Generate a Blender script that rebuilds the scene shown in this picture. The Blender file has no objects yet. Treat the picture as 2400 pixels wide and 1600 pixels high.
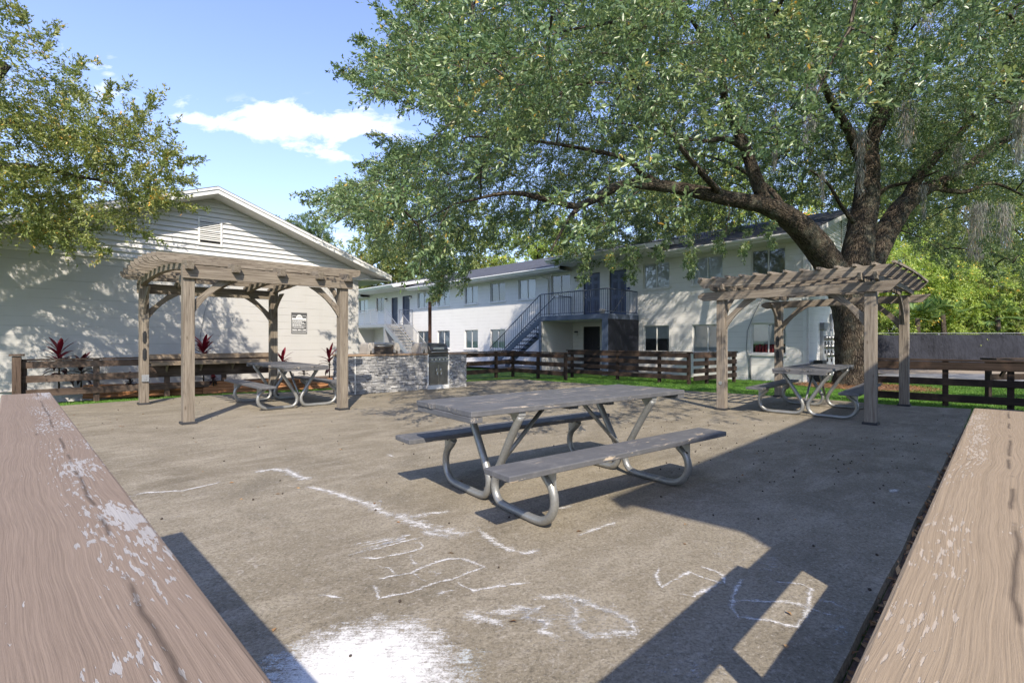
import bpy, math, random
import numpy as np
from mathutils import Vector, Matrix
random.seed(7); RNG = np.random.default_rng(11)
SC = bpy.context.scene
COL = SC.collection
H, F, CU, CV = 1.21, 1157.0, 1200.0, 797.0
R = math.radians

def V(*a): return Vector(a)
def G(u, v, z=0.0):
    "ground (or level z) point seen at photo position u, v"
    d = F*(H-z)/(v-CV); return V((u-CU)/F*d, d, z)
def W(u, v, Y): return V((u-CU)/F*Y, Y, H+(CV-v)*Y/F)

# ------------------------------------------------------------------ materials
class NT:
    def __init__(s, name):
        s.m = bpy.data.materials.new(name); s.m.use_nodes = True
        s.t = s.m.node_tree; s.t.nodes.clear()
        s.out = s.t.nodes.new('ShaderNodeOutputMaterial')
    def n(s, typ, props=None, **ins):
        nd = s.t.nodes.new('ShaderNode'+typ)
        for k, v in (props or {}).items(): setattr(nd, k, v)
        for k, v in ins.items():
            k2 = k.replace('_', ' ')
            sock = nd.inputs[int(k[1:])] if k[0] == 'i' and k[1:].isdigit() else nd.inputs[k2]
            s.set(sock, v)
        return nd
    def set(s, sock, v):
        if isinstance(v, bpy.types.NodeSocket): s.t.links.new(v, sock)
        elif isinstance(v, bpy.types.Node): s.t.links.new(v.outputs[0], sock)
        else: sock.default_value = v
    def attr(s, name='lc'): return s.n('Attribute', {'attribute_name': name})
    def coords(s, kind='lc'):
        if kind == 'lc': return s.attr('lc').outputs['Vector']
        if kind == 'object': return s.n('TexCoord').outputs['Object']
        return s.n('NewGeometry').outputs['Position']
    def scale(s, vec, sc, rot=(0,0,0)):
        return s.n('Mapping', None, Vector=vec, Scale=sc, Rotation=rot).outputs[0]
    def noise(s, vec, scale=5, detail=5, rough=.55, dist=0):
        return s.n('TexNoise', None, Vector=vec, Scale=scale, Detail=detail, Roughness=rough, Distortion=dist).outputs['Fac']
    def math(s, op, a, b=0.5, c=0.0, clamp=False):
        nd = s.n('Math', {'operation': op, 'use_clamp': clamp}); s.set(nd.inputs[0], a); s.set(nd.inputs[1], b)
        if op in ('MULTIPLY_ADD', 'SMOOTH_MIN'): s.set(nd.inputs[2], c)
        return nd.outputs[0]
    def ramp(s, fac, stops):
        nd = s.n('ValToRGB'); s.set(nd.inputs[0], fac); cr = nd.color_ramp
        while len(cr.elements) > 1: cr.elements.remove(cr.elements[-1])
        for i, (p, c) in enumerate(stops):
            e = cr.elements[0] if i == 0 else cr.elements.new(p)
            e.position = p
            e.color = (c, c, c, 1) if isinstance(c, (int, float)) else (*c, 1)
        return nd.outputs[0]
    def mix(s, fac, a, b, mode='MIX'):
        nd = s.n('MixRGB', {'blend_type': mode}); s.set(nd.inputs[0], fac)
        for i, c in ((1, a), (2, b)):
            s.set(nd.inputs[i], (*c, 1) if isinstance(c, tuple) and len(c) == 3 else c)
        return nd.outputs[0]
    def bump(s, h, strength=.3, dist=.01, normal=None):
        nd = s.n('Bump', None, Strength=strength, Distance=dist, Height=h)
        if normal is not None: s.set(nd.inputs['Normal'], normal)
        return nd.outputs[0]
    def done(s, color=None, rough=.7, metal=0, normal=None, spec=.5, shader=None, **kw):
        if shader is None:
            p = s.n('BsdfPrincipled')
            s.set(p.inputs['Base Color'], (*color, 1) if isinstance(color, tuple) and len(color) == 3 else color)
            s.set(p.inputs['Roughness'], rough); s.set(p.inputs['Metallic'], metal)
            s.set(p.inputs['Specular IOR Level'], spec)
            if normal is not None: s.set(p.inputs['Normal'], normal)
            for k, v in kw.items(): s.set(p.inputs[k.replace('_', ' ')], v)
            shader = p.outputs[0]
        s.set(s.out.inputs[0], shader); return s.m

MATS = {}
def M(k):
    if k not in MATS: MATS[k] = MDEF[k]()
    return MATS[k]

def wood(name, lo, hi, dark, gscale=1.0, bumps=.5, rough=.85, patch=None):
    def f():
        t = NT(name); c = t.coords()
        warp = t.noise(t.scale(c, (1.2, 5, 5)), 1.5, 3)
        g1 = t.noise(t.scale(c, (2.5*gscale, 60*gscale, 60*gscale)), 1.0, 6, .65, .4)
        g2 = t.noise(t.scale(c, (.8, 9, 9)), 1.0, 4)
        col = t.ramp(g1, [(.32, tuple(x*.8 for x in lo)), (.5, tuple((x+y)/2 for x, y in zip(lo, hi))), (.68, hi)])
        g3 = t.noise(t.scale(c, (1.1, 28, 28)), 1.0, 5, .7)
        col = t.mix(t.ramp(g3, [(.36, .55), (.50, 0)]), col, dark)
        col = t.mix(t.ramp(g2, [(.35, .0), (.75, .55)]), col, t.mix(.5, lo, dark))
        kn = t.n('TexVoronoi', None, Vector=t.scale(c, (3.2, 9, 9)), Scale=1.0).outputs['Distance']
        col = t.mix(t.ramp(kn, [(.05, .8), (.13, 0)]), col, dark)
        crack = t.noise(t.scale(c, (1.6, 90, 90)), 1.0, 3, .5, .8)
        cm = t.ramp(crack, [(.30, 1.0), (.36, 0)])
        col = t.mix(cm, col, tuple(x*.45 for x in dark))
        if patch:
            pn = t.noise(t.scale(t.coords('pos'), (1, 1, 1)), 2.3, 4)
            col = t.mix(t.ramp(pn, [(.5, 0), (.68, .7)]), col, patch)
        h = t.math('SUBTRACT', g1, cm)
        return t.done(col, rough, normal=t.bump(h, bumps, .004), spec=.25)
    return f

def painted_rail(name, base, light, worn, seedv, peel, band, crack):
    def f():
        t = NT(name); c0 = t.coords()
        c = t.n('VectorMath', {'operation': 'ADD'}, i0=c0, i1=(seedv, 0, 0)).outputs[0]
        sep = t.n('SeparateXYZ', None, Vector=c)
        wob = t.noise(t.scale(c, (1.0, 1.0, 1)), 1.6, 3, .5)
        yy = t.math('MULTIPLY_ADD', t.math('SUBTRACT', wob, .5), .055, sep.outputs[1])
        kn = t.n('TexVoronoi', None, Vector=t.scale(c, (1.9, 7, 1)), Scale=1.0).outputs['Distance']
        yy = t.math('MULTIPLY_ADD', t.ramp(kn, [(0, 1), (.35, 0)]), .007, yy)
        comb = t.n('CombineXYZ', None, X=sep.outputs[0], Y=yy, Z=0.0).outputs[0]
        ring = t.noise(t.scale(comb, (.9, 210, 1)), 1, 3, .6)
        fine = t.noise(t.scale(comb, (14, 520, 1)), 1, 4, .7)
        grit = t.noise(c, 320, 3, .7)
        col = t.mix(t.noise(t.scale(c, (2, 8, 1)), 2, 4), base, light)
        col = t.mix(t.ramp(ring, [(.36, .28), (.52, 0)]), col, tuple(x*.70 for x in base))
        col = t.mix(t.ramp(fine, [(.36, .40), (.55, 0)]), col, tuple(x*.68 for x in base))
        col = t.mix(t.ramp(ring, [(.55, 0), (.70, .16)]), col, tuple(min(1, x*1.3) for x in light))
        # flaking paint: small dashes and a few larger flakes following the grain, mostly in one band
        yb = t.math('DIVIDE', t.math('SUBTRACT', sep.outputs[1], band[0]), band[1])
        inb = t.math('SUBTRACT', 1.0, t.math('MULTIPLY', yb, yb), clamp=True)
        reg = t.math('MULTIPLY_ADD', t.noise(t.scale(c, (2.6, 9, 1)), 1.3, 3), .9, t.math('MULTIPLY', inb, .22))
        dash = t.noise(t.scale(comb, (34, 210, 1)), 1, 3, .6)
        fl = t.noise(t.scale(comb, (15, 62, 1)), 1.3, 7, .68, .25)
        thr = t.math('SUBTRACT', 1.16+peel, reg)
        m1 = t.ramp(t.math('SUBTRACT', dash, t.math('MULTIPLY', thr, .93)), [(.0, 0), (.02, 1)])
        m2 = t.ramp(t.math('SUBTRACT', fl, thr), [(.03, 0), (.045, 1)])
        white = t.math('MAXIMUM', m1, m2, clamp=True)
        wc = t.mix(t.noise(t.scale(comb, (6, 60, 1)), 1, 5), worn, tuple(x*.62 for x in worn))
        col = t.mix(t.math('MULTIPLY', white, .9), col, wc)
        wx = t.math('MULTIPLY_ADD', t.math('SUBTRACT', t.noise(t.scale(c, (3.5, .01, 1)), 1, 5, .6), .5), .022, sep.outputs[1])
        cr = t.ramp(t.math('ABSOLUTE', t.math('SUBTRACT', wx, crack)), [(.0001, 1), (.0005, 0)])
        cr = t.math('MULTIPLY', cr, t.ramp(t.noise(t.scale(c, (4.4, .01, 1)), 1.0, 4), [(.46, 0), (.50, .92)]))
        ck2 = t.noise(t.scale(comb, (5, 70, 1)), 1, 2, .5, .6)
        cr2 = t.math('MULTIPLY', t.ramp(t.math('ABSOLUTE', t.math('SUBTRACT', ck2, .5)), [(.004, 1), (.010, 0)]), t.ramp(t.noise(t.scale(c, (6, 22, 1)), 1, 2), [(.66, 0), (.70, .8)]))
        cr = t.math('MAXIMUM', cr, cr2)
        col = t.mix(t.math('MULTIPLY', cr, .85), col, (.055, .040, .030))
        h = t.math('ADD', t.math('MULTIPLY', ring, 1.0), t.math('MULTIPLY', fine, .6))
        h = t.math('ADD', h, t.math('MULTIPLY', grit, .25))
        h = t.math('SUBTRACT', h, t.math('MULTIPLY', white, .45))
        return t.done(col, .7, normal=t.bump(h, .6, .0014), spec=.2)
    return f

def table_paint(name='blue_grey_table_paint'):
    def f():
        t = NT(name); c = t.coords()
        g = t.noise(t.scale(c, (2, 50, 50)), 1, 5, .6)
        col = t.mix(t.noise(c, 4, 3), (.090, .092, .098), (.128, .129, .134))
        col = t.mix(t.ramp(g, [(.35, .35), (.6, 0)]), col, (.06, .062, .072))
        ch = t.noise(t.scale(c, (5, 26, 26)), 1, 6, .7, .3)
        rg = t.noise(t.scale(c, (1.1, 6, 6)), 1.2, 2)
        m = t.math('MULTIPLY', t.ramp(ch, [(.575, 0), (.60, 1)]), t.ramp(rg, [(.50, 0), (.60, 1)]))
        bump = t.math('SUBTRACT', g, m)
        col = t.mix(m, col, t.mix(t.noise(c, 30, 2), (.42, .30, .17), (.50, .46, .40)))
        dirt = t.ramp(t.noise(c, 11, 5, .7), [(.5, 0), (.72, .35)])
        col = t.mix(dirt, col, (.26, .25, .24))
        return t.done(col, .62, normal=t.bump(bump, .35, .003), spec=.4)
    return f

def simple(name, color, rough=.6, metal=0, bumpscale=None, bstr=.2, vary=.15, spec=.5, kind='pos', vscale=6):
    def f():
        t = NT(name); c = t.coords(kind)
        nz = t.noise(c, vscale, 4)
        col = t.mix(t.ramp(nz, [(.3, 0), (.7, 1)]), tuple(x*(1-vary) for x in color), tuple(min(1, x*(1+vary)) for x in color))
        nm = t.bump(t.noise(c, bumpscale, 5, .6), bstr, .01) if bumpscale else None
        return t.done(col, rough, metal, nm, spec)
    return f

def galv():
    t = NT('galvanised_pipe'); c = t.coords('object')
    sp = t.n('TexVoronoi', None, Vector=c, Scale=55.0).outputs['Distance']
    col = t.mix(t.math('MULTIPLY', sp, .5), t.mix(t.noise(c, 7, 4), (.27, .275, .265), (.44, .44, .42)), (.20, .20, .195))
    rust = t.ramp(t.noise(c, 9, 6, .7), [(.66, 0), (.75, .7)])
    col = t.mix(rust, col, (.17, .085, .045))
    col = t.mix(t.ramp(t.noise(c, 3, 3), [(.4, 0), (.7, .4)]), col, (.20, .20, .19))
    return t.done(col, .42, .55, t.bump(t.noise(c, 60, 3), .12, .002))

def concrete():
    t = NT('weathered_patio_concrete'); c = t.coords('pos')
    d = R(42); st = t.scale(c, (1, 1, 1), (0, 0, -d))
    streak = t.noise(t.scale(st, (1.0, 3.2, 1)), 1.5, 8, .72, .3)
    big = t.noise(c, .33, 4, .6); mid = t.noise(c, 1.9, 8, .70, .4); fine = t.noise(c, 60, 5, .8)
    col = t.ramp(mid, [(.28, (.125, .106, .074)), (.5, (.190, .162, .116)), (.72, (.275, .240, .178))])
    col = t.mix(t.ramp(big, [(.35, 0), (.62, .6)]), col, (.320, .282, .215))
    col = t.mix(t.ramp(streak, [(.48, 0), (.66, .55)]), col, (.38, .34, .27))
    col = t.mix(t.ramp(t.noise(c, .8, 7, .75, .6), [(.54, 0), (.68, .6)]), col, (.115, .102, .075))
    col = t.mix(t.ramp(t.noise(c, 24, 6, .85), [(.36, .7), (.48, 0)]), col, (.095, .082, .060))
    col = t.mix(t.ramp(t.noise(t.scale(st, (1, 2.2, 1)), 30, 6, .85), [(.56, 0), (.66, .75)]), col, (.50, .465, .41))
    col = t.mix(t.ramp(fine, [(.34, .75), (.52, 0)]), col, (.075, .066, .054))
    col = t.mix(t.ramp(fine, [(.58, 0), (.74, .6)]), col, (.48, .45, .41))
    col = t.mix(t.ramp(t.noise(c, 17, 6, .8), [(.55, 0), (.70, .38)]), col, (.45, .42, .38))
    lines = t.ramp(t.noise(t.scale(c, (1, 1, 1), (0, 0, .35)), 2.2, 2, .5, 2.2), [(.492, 0), (.5, 1), (.508, 0)])
    col = t.mix(t.math('MULTIPLY', lines, t.ramp(t.noise(c, 3.1, 3), [(.55, 0), (.7, .3)])), col, (.6, .57, .53))
    rust = t.ramp(t.noise(c, 2.7, 5, .7), [(.70, 0), (.78, .5)])
    col = t.mix(rust, col, (.30, .17, .085))
    h = t.math('ADD', t.math('MULTIPLY', fine, .7), t.math('MULTIPLY', t.noise(c, 170, 3, .7), .6))
    return t.done(col, .9, normal=t.bump(h, .7, .006), spec=.2)

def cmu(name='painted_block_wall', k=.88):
    t = NT(name); c = t.coords()
    br = t.n('TexBrick', {'offset': .5}, Vector=c, Scale=1.0, Mortar_Size=.006, Mortar_Smooth=.6, Brick_Width=.405, Row_Height=.203, Color1=(1, 1, 1, 1), Color2=(.96, .96, .96, 1), Mortar=(0, 0, 0, 1))
    sx = t.n('SeparateXYZ', None, Vector=c)
    row = t.math('ABSOLUTE', t.math('SUBTRACT', t.math('FRACT', t.math('DIVIDE', sx.outputs[1], .203)), .5))
    rowm = t.ramp(row, [(.03, 1), (.06, 0)])
    rowm = t.math('MULTIPLY', rowm, t.ramp(t.noise(t.scale(c, (1, 4, 1)), 1.3, 3), [(.42, .1), (.6, .9)]))
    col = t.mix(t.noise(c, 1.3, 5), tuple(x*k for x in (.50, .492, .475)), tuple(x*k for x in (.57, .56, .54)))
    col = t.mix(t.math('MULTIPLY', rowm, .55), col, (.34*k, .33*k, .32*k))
    dirt = t.ramp(t.noise(t.scale(c, (3, .5, 1)), 1.2, 5), [(.55, 0), (.8, .25)])
    col = t.mix(dirt, col, (.46*k, .44*k, .40*k))
    h = t.math('SUBTRACT', t.math('MULTIPLY', t.noise(c, 45, 4, .7), .25), t.math('ADD', rowm, t.math('MULTIPLY', t.math('SUBTRACT', 1.0, br.outputs['Color']), .3)))
    return t.done(col, .8, normal=t.bump(h, .45, .008), spec=.25)

def leafmat(name, a, b, c3, rough=.42, trans=.28, spec=.45):
    def f():
        t = NT(name)
        tint = t.attr('tint').outputs['Fac']
        col = t.ramp(tint, [(0, a), (.5, b), (.93, c3), (1.0, tuple(x*y for x, y in zip(c3, (2.0, 1.2, .8))))])
        p = t.n('BsdfPrincipled', None, Base_Color=col, Roughness=rough)
        p.inputs['Specular IOR Level'].default_value = spec
        tr = t.n('BsdfTranslucent', None, Color=t.mix(.5, col, (.35, .42, .05), 'MULTIPLY') if False else t.n('HueSaturation', None, Hue=.48, Saturation=1.15, Value=1.7, Color=col).outputs[0])
        ms = t.n('MixShader', None, Fac=trans, i1=p.outputs[0], i2=tr.outputs[0])
        return t.done(shader=ms.outputs[0])
    return f

def bark(name, a, b, sc=1.0, moss=None):
    def f():
        t = NT(name); c = t.coords()
        v = t.n('TexVoronoi', {'feature': 'DISTANCE_TO_EDGE'}, Vector=t.scale(t.n('VectorMath', {'operation': 'ADD'}, i0=c, i1=t.n('VectorMath', {'operation': 'SCALE'}, i0=t.n('TexNoise', None, Vector=c, Scale=6.0).outputs['Color'], Scale=.10).outputs[0]).outputs[0], (4*sc, 27*sc, 27*sc)), Scale=1.0).outputs['Distance']
        nz = t.noise(c, 30, 6, .7)
        col = t.mix(t.ramp(v, [(.02, 0), (.22, 1)]), a, b)
        col = t.mix(t.ramp(nz, [(.35, .5), (.65, 0)]), col, tuple(x*.6 for x in a))
        if moss: col = t.mix(t.ramp(t.noise(c, 2.4, 5), [(.5, 0), (.66, .75)]), col, moss)
        h = t.math('ADD', t.ramp(v, [(0, 0), (.3, 1)]), t.math('MULTIPLY', nz, .5))
        return t.done(col, .9, normal=t.bump(h, 1.0, .03), spec=.15)
    return f

def shingles(name, a, b):
    def f():
        t = NT(name); c = t.coords()
        br = t.n('TexBrick', {'offset': .5}, Vector=c, Scale=1.0, Mortar_Size=.006, Brick_Width=.3, Row_Height=.14, Color1=(*a, 1), Color2=(*b, 1), Mortar=(*[x*.5 for x in a], 1), Bias=.1)
        col = t.mix(t.noise(c, 3, 5), br.outputs['Color'], t.mix(t.noise(c, 60, 3), a, b))
        return t.done(col, .9, normal=t.bump(t.math('ADD', br.outputs['Fac'], t.noise(c, 90, 3)), .4, .01), spec=.2)
    return f

def lawn():
    t = NT('lawn_grass'); c = t.coords('pos')
    col = t.mix(t.noise(c, 2.2, 5), (.072, .150, .022), (.125, .235, .040))
    col = t.mix(t.ramp(t.noise(c, 40, 5, .8), [(.35, .7), (.6, 0)]), col, (.028, .075, .010))
    col = t.mix(t.ramp(t.noise(c, .9, 5, .65), [(.52, 0), (.66, .55)]), col, (.15, .17, .05))
    return t.done(col, .9, normal=t.bump(t.noise(c, 70, 4, .8), .8, .03), spec=.15)

def grassblade():
    t = NT('grass_blade'); tint = t.attr('tint').outputs['Fac']
    col = t.ramp(tint, [(0, (.062, .150, .018)), (.6, (.125, .275, .036)), (1, (.26, .37, .08))])
    p = t.n('BsdfPrincipled', None, Base_Color=col, Roughness=.6)
    tr = t.n('BsdfTranslucent', None, Color=t.mix(.5, col, (.2, .35, .03)))
    return t.done(shader=t.n('MixShader', None, Fac=.3, i1=p.outputs[0], i2=tr.outputs[0]).outputs[0])

def chalk(name, color, dens):
    def f():
        t = NT(name); c = t.coords('pos'); fade = t.attr('fade').outputs['Fac']
        g = t.noise(c, 120, 5, .75); g2 = t.noise(t.scale(c, (1, 1, 1), (0, 0, .7)), 16, 5, .7)
        g = t.math('ADD', t.math('MULTIPLY', g, .55), t.math('MULTIPLY', g2, .45))
        g3 = t.noise(t.scale(c, (1, 7, 1), (0, 0, -.75)), 9, 5, .7)
        g = t.math('ADD', t.math('MULTIPLY', g, .7), t.math('MULTIPLY', g3, .3))
        a = t.math('ADD', t.math('MULTIPLY', fade, dens), t.math('MULTIPLY', t.math('SUBTRACT', g, .5), 2.6))
        a = t.ramp(a, [(.22, 0), (.62, .93)])
        p = t.n('BsdfPrincipled', None, Base_Color=(*color, 1), Roughness=.95)
        tr = t.n('BsdfTransparent')
        return t.done(shader=t.n('MixShader', None, Fac=a, i1=tr.outputs[0], i2=p.outputs[0]).outputs[0])
    return f

def glass():
    t = NT('window_glass')
    g = t.n('BsdfGlossy', None, Color=(.9, .93, .95, 1), Roughness=.03)
    tr = t.n('BsdfTransparent', None, Color=(.80, .84, .86, 1))
    lw = t.n('LayerWeight', None, Blend=.35).outputs['Fresnel']
    return t.done(shader=t.n('MixShader', None, Fac=t.math('ADD', lw, .10), i1=tr.outputs[0], i2=g.outputs[0]).outputs[0])

def screencloth():
    t = NT('black_screen_cloth'); c = t.coords()
    col = t.mix(t.noise(c, 1.2, 4), (.018, .019, .025), (.040, .042, .052))
    return t.done(col, .9, normal=t.bump(t.noise(t.scale(c, (1, .4, 1)), 2.5, 5), 1.0, .25), spec=.15)

def stone():
    t = NT('stacked_ledge_stone'); c = t.coords('pos'); tint = t.attr('tint').outputs['Fac']
    col = t.ramp(tint, [(0, (.24, .24, .245)), (.5, (.40, .40, .40)), (1, (.60, .595, .58))])
    col = t.mix(t.ramp(t.noise(c, 40, 6, .8), [(.35, .6), (.6, 0)]), col, (.12, .12, .13))
    return t.done(col, .8, normal=t.bump(t.noise(c, 60, 6, .75), .9, .02), spec=.3)

MDEF = {
 'pergola': wood('weathered_grey_brown_wood', (.145, .121, .093), (.290, .252, .202), (.085, .063, .046)),
 'pergola2': wood('weathered_taupe_wood', (.185, .155, .122), (.34, .298, .245), (.10, .075, .058)),
 'fence': wood('dark_brown_fence_wood', (.030, .021, .017), (.058, .040, .031), (.016, .011, .009), patch=(.115, .072, .050)),
 'fence_left': wood('brown_stained_fence_wood', (.070, .048, .037), (.125, .088, .068), (.026, .018, .014), patch=(.16, .12, .095)),
 'shelf': wood('tan_weathered_shelf_wood', (.19, .145, .105), (.33, .265, .20), (.10, .07, .045)),
 'timber': wood('orange_brown_timber', (.30, .135, .060), (.42, .21, .10), (.10, .045, .022)),
 'rail_left': painted_rail('mauve_brown_rail_paint', (.200, .150, .113), (.240, .186, .144), (.40, .385, .37), 0.0, .100, (.105, .05), .098),
 'rail_right': painted_rail('tan_brown_rail_paint', (.262, .200, .134), (.305, .238, .166), (.46, .39, .31), 7.3, .12, (.115, .035), .062),
 'table': table_paint(), 'galv': galv,
 'bolt': simple('dark_bolt_steel', (.05, .045, .04), .5, .7),
 'plate': simple('galvanised_gusset_steel', (.42, .42, .41), .45, .5, 40, .1),
 'postfoot': simple('dark_post_base_metal', (.035, .035, .038), .6, .3),
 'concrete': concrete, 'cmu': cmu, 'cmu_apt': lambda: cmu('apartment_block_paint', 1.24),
 'siding': simple('white_lap_siding', (.66, .655, .645), .5, vary=.04, vscale=3),
 'trim': simple('white_painted_trim', (.68, .68, .665), .45, vary=.05),
 'soffit': simple('soffit_paint', (.60, .585, .555), .6, vary=.04),
 'shingle': shingles('dark_blue_grey_shingle', (.052, .056, .068), (.105, .11, .125)),
 'shingle_light': shingles('grey_shingle', (.10, .10, .105), (.19, .185, .18)),
 'navy': simple('navy_blue_paint', (.022, .032, .070), .45, vary=.12),
 'bluegrey': simple('slate_blue_paint', (.085, .110, .165), .5, vary=.1),
 'darknavy': simple('dark_navy_wall_paint', (.008, .010, .019), .6, vary=.12),
 'doorblue': simple('blue_door_paint', (.070, .098, .185), .4, vary=.06),
 'doorblack': simple('black_door_paint', (.012, .012, .018), .4, vary=.1),
 'railblue': simple('blue_grey_railing_paint', (.060, .078, .120), .45, .1, vary=.1),
 'railgrey': simple('pale_grey_railing_paint', (.24, .25, .27), .45, .1, vary=.1),
 'treads': simple('weathered_stair_tread', (.34, .31, .27), .85, vary=.25, bumpscale=30),
 'frame': simple('window_frame_white', (.60, .60, .58), .4, vary=.04),
 'blind': simple('pale_window_blind', (.66, .66, .65), .7, vary=.05),
 'shade_white': simple('white_board_in_window', (.72, .72, .71), .6, vary=.04),
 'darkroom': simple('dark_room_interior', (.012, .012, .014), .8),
 'curtain': simple('curtain_cloth', (.30, .29, .26), .9, vary=.3, vscale=14),
 'redcloth': simple('red_cloth', (.13, .010, .013), .8, vary=.3, vscale=20),
 'glass': glass,
 'stone': stone, 'rock_edge': simple('white_corner_bead', (.66, .66, .64), .6),
 'counter': simple('wood_counter_edge', (.30, .21, .14), .6, vary=.2),
 'steel': simple('brushed_stainless', (.46, .46, .45), .32, .85, 60, .05, .12),
 'darksteel': simple('dark_grill_steel', (.20, .19, .175), .30, .85, 30, .05, .2),
 'chrome': simple('chrome', (.72, .72, .70), .18, .95),
 'endcap': simple('cast_grill_end_cap', (.42, .39, .35), .55, .2, vary=.1),
 'brownpanel': simple('brown_grill_back', (.060, .048, .040), .6, .2, vary=.2),
 'rust': simple('rusty_steel_post', (.105, .050, .032), .8, .2, 25, .4, .3),
 'bark': bark('oak_bark', (.030, .024, .019), (.190, .150, .112), 1.0, (.15, .145, .11)),
 'bark2': bark('grey_brown_bark', (.05, .04, .03), (.20, .165, .125), 1.4),
 'oakleaf': leafmat('oak_leaf', (0.065, 0.115, 0.045), (0.140, 0.213, 0.085), (0.289, 0.343, 0.137), .36, .26, .6),
 'leftleaf': leafmat('holly_oak_leaf', (0.090, 0.130, 0.035), (0.187, 0.230, 0.065), (0.390, 0.382, 0.130), .42, .32, .45),
 'farleaf': leafmat('far_tree_leaf', (0.102, 0.142, 0.043), (0.210, 0.261, 0.090), (0.377, 0.406, 0.167), .5, .35, .35),
 'brightleaf': leafmat('bright_shrub_leaf', (0.143, 0.218, 0.050), (0.336, 0.446, 0.118), (0.605, 0.672, 0.252), .5, .42, .35),
 'pineleaf': leafmat('pine_needle', (0.090, 0.135, 0.068), (0.150, 0.210, 0.105), (0.240, 0.300, 0.150), .6, .25, .3),
 'palmleaf': leafmat('palmetto_leaf', (0.049, 0.112, 0.042), (0.105, 0.196, 0.077), (0.280, 0.350, 0.112), .45, .25, .4),
 'tileaf': leafmat('dark_red_leaf', (0.014, 0.008, 0.010), (0.032, 0.010, 0.013), (0.160, 0.011, 0.018), .35, .2, .6),
 'moss': leafmat('spanish_moss', (.20, .20, .18), (.29, .29, .26), (.40, .40, .36), .9, .3, .1),
 'lawn': lawn, 'blade': grassblade,
 'mulch': simple('pine_straw_mulch', (.24, .13, .075), .95, bumpscale=50, bstr=1, vary=.45, vscale=25),
 'dirt': simple('sandy_dirt', (.26, .21, .15), .95, bumpscale=30, bstr=.7, vary=.25),
 'bedsoil': simple('garden_bed_soil', (.10, .065, .045), .95, bumpscale=40, bstr=.9, vary=.4, vscale=15),
 'road': simple('asphalt_drive', (.22, .215, .21), .9, bumpscale=60, bstr=.5, vary=.12),
 'litter': leafmat('dry_leaf', (.14, .075, .035), (.26, .15, .07), (.38, .25, .13), .8, .1, .2),
 'acorn': simple('acorn_shell', (.035, .024, .016), .6),
 'chalk': chalk('white_chalk', (.66, .65, .63), .46), 'chalkblue': chalk('pale_blue_chalk', (.60, .66, .67), .44),
 'screen': screencloth,
 'signgrey': simple('sign_grey', (.075, .075, .077), .5, vary=.05), 'signwhite': simple('sign_white', (.74, .74, .73), .5, vary=.03),
 'signlight': simple('sign_light_grey', (.42, .42, .42), .5, vary=.03),
 'meter': simple('meter_box_grey', (.36, .37, .38), .45, .3, vary=.1), 'metergrey': simple('grey_pvc_conduit', (.20, .21, .22), .55, vary=.1),
 'black': simple('black_plastic', (.014, .014, .015), .45),
 'lampwhite': simple('lamp_globe_white', (.72, .71, .68), .3, vary=.03),
 'blueplastic': simple('blue_plastic', (.015, .030, .22), .4), 'yellow': simple('faded_yellow_paint', (.55, .33, .06), .8),
 'floorslab': simple('balcony_slab_paint', (.30, .30, .32), .7),
}

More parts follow.
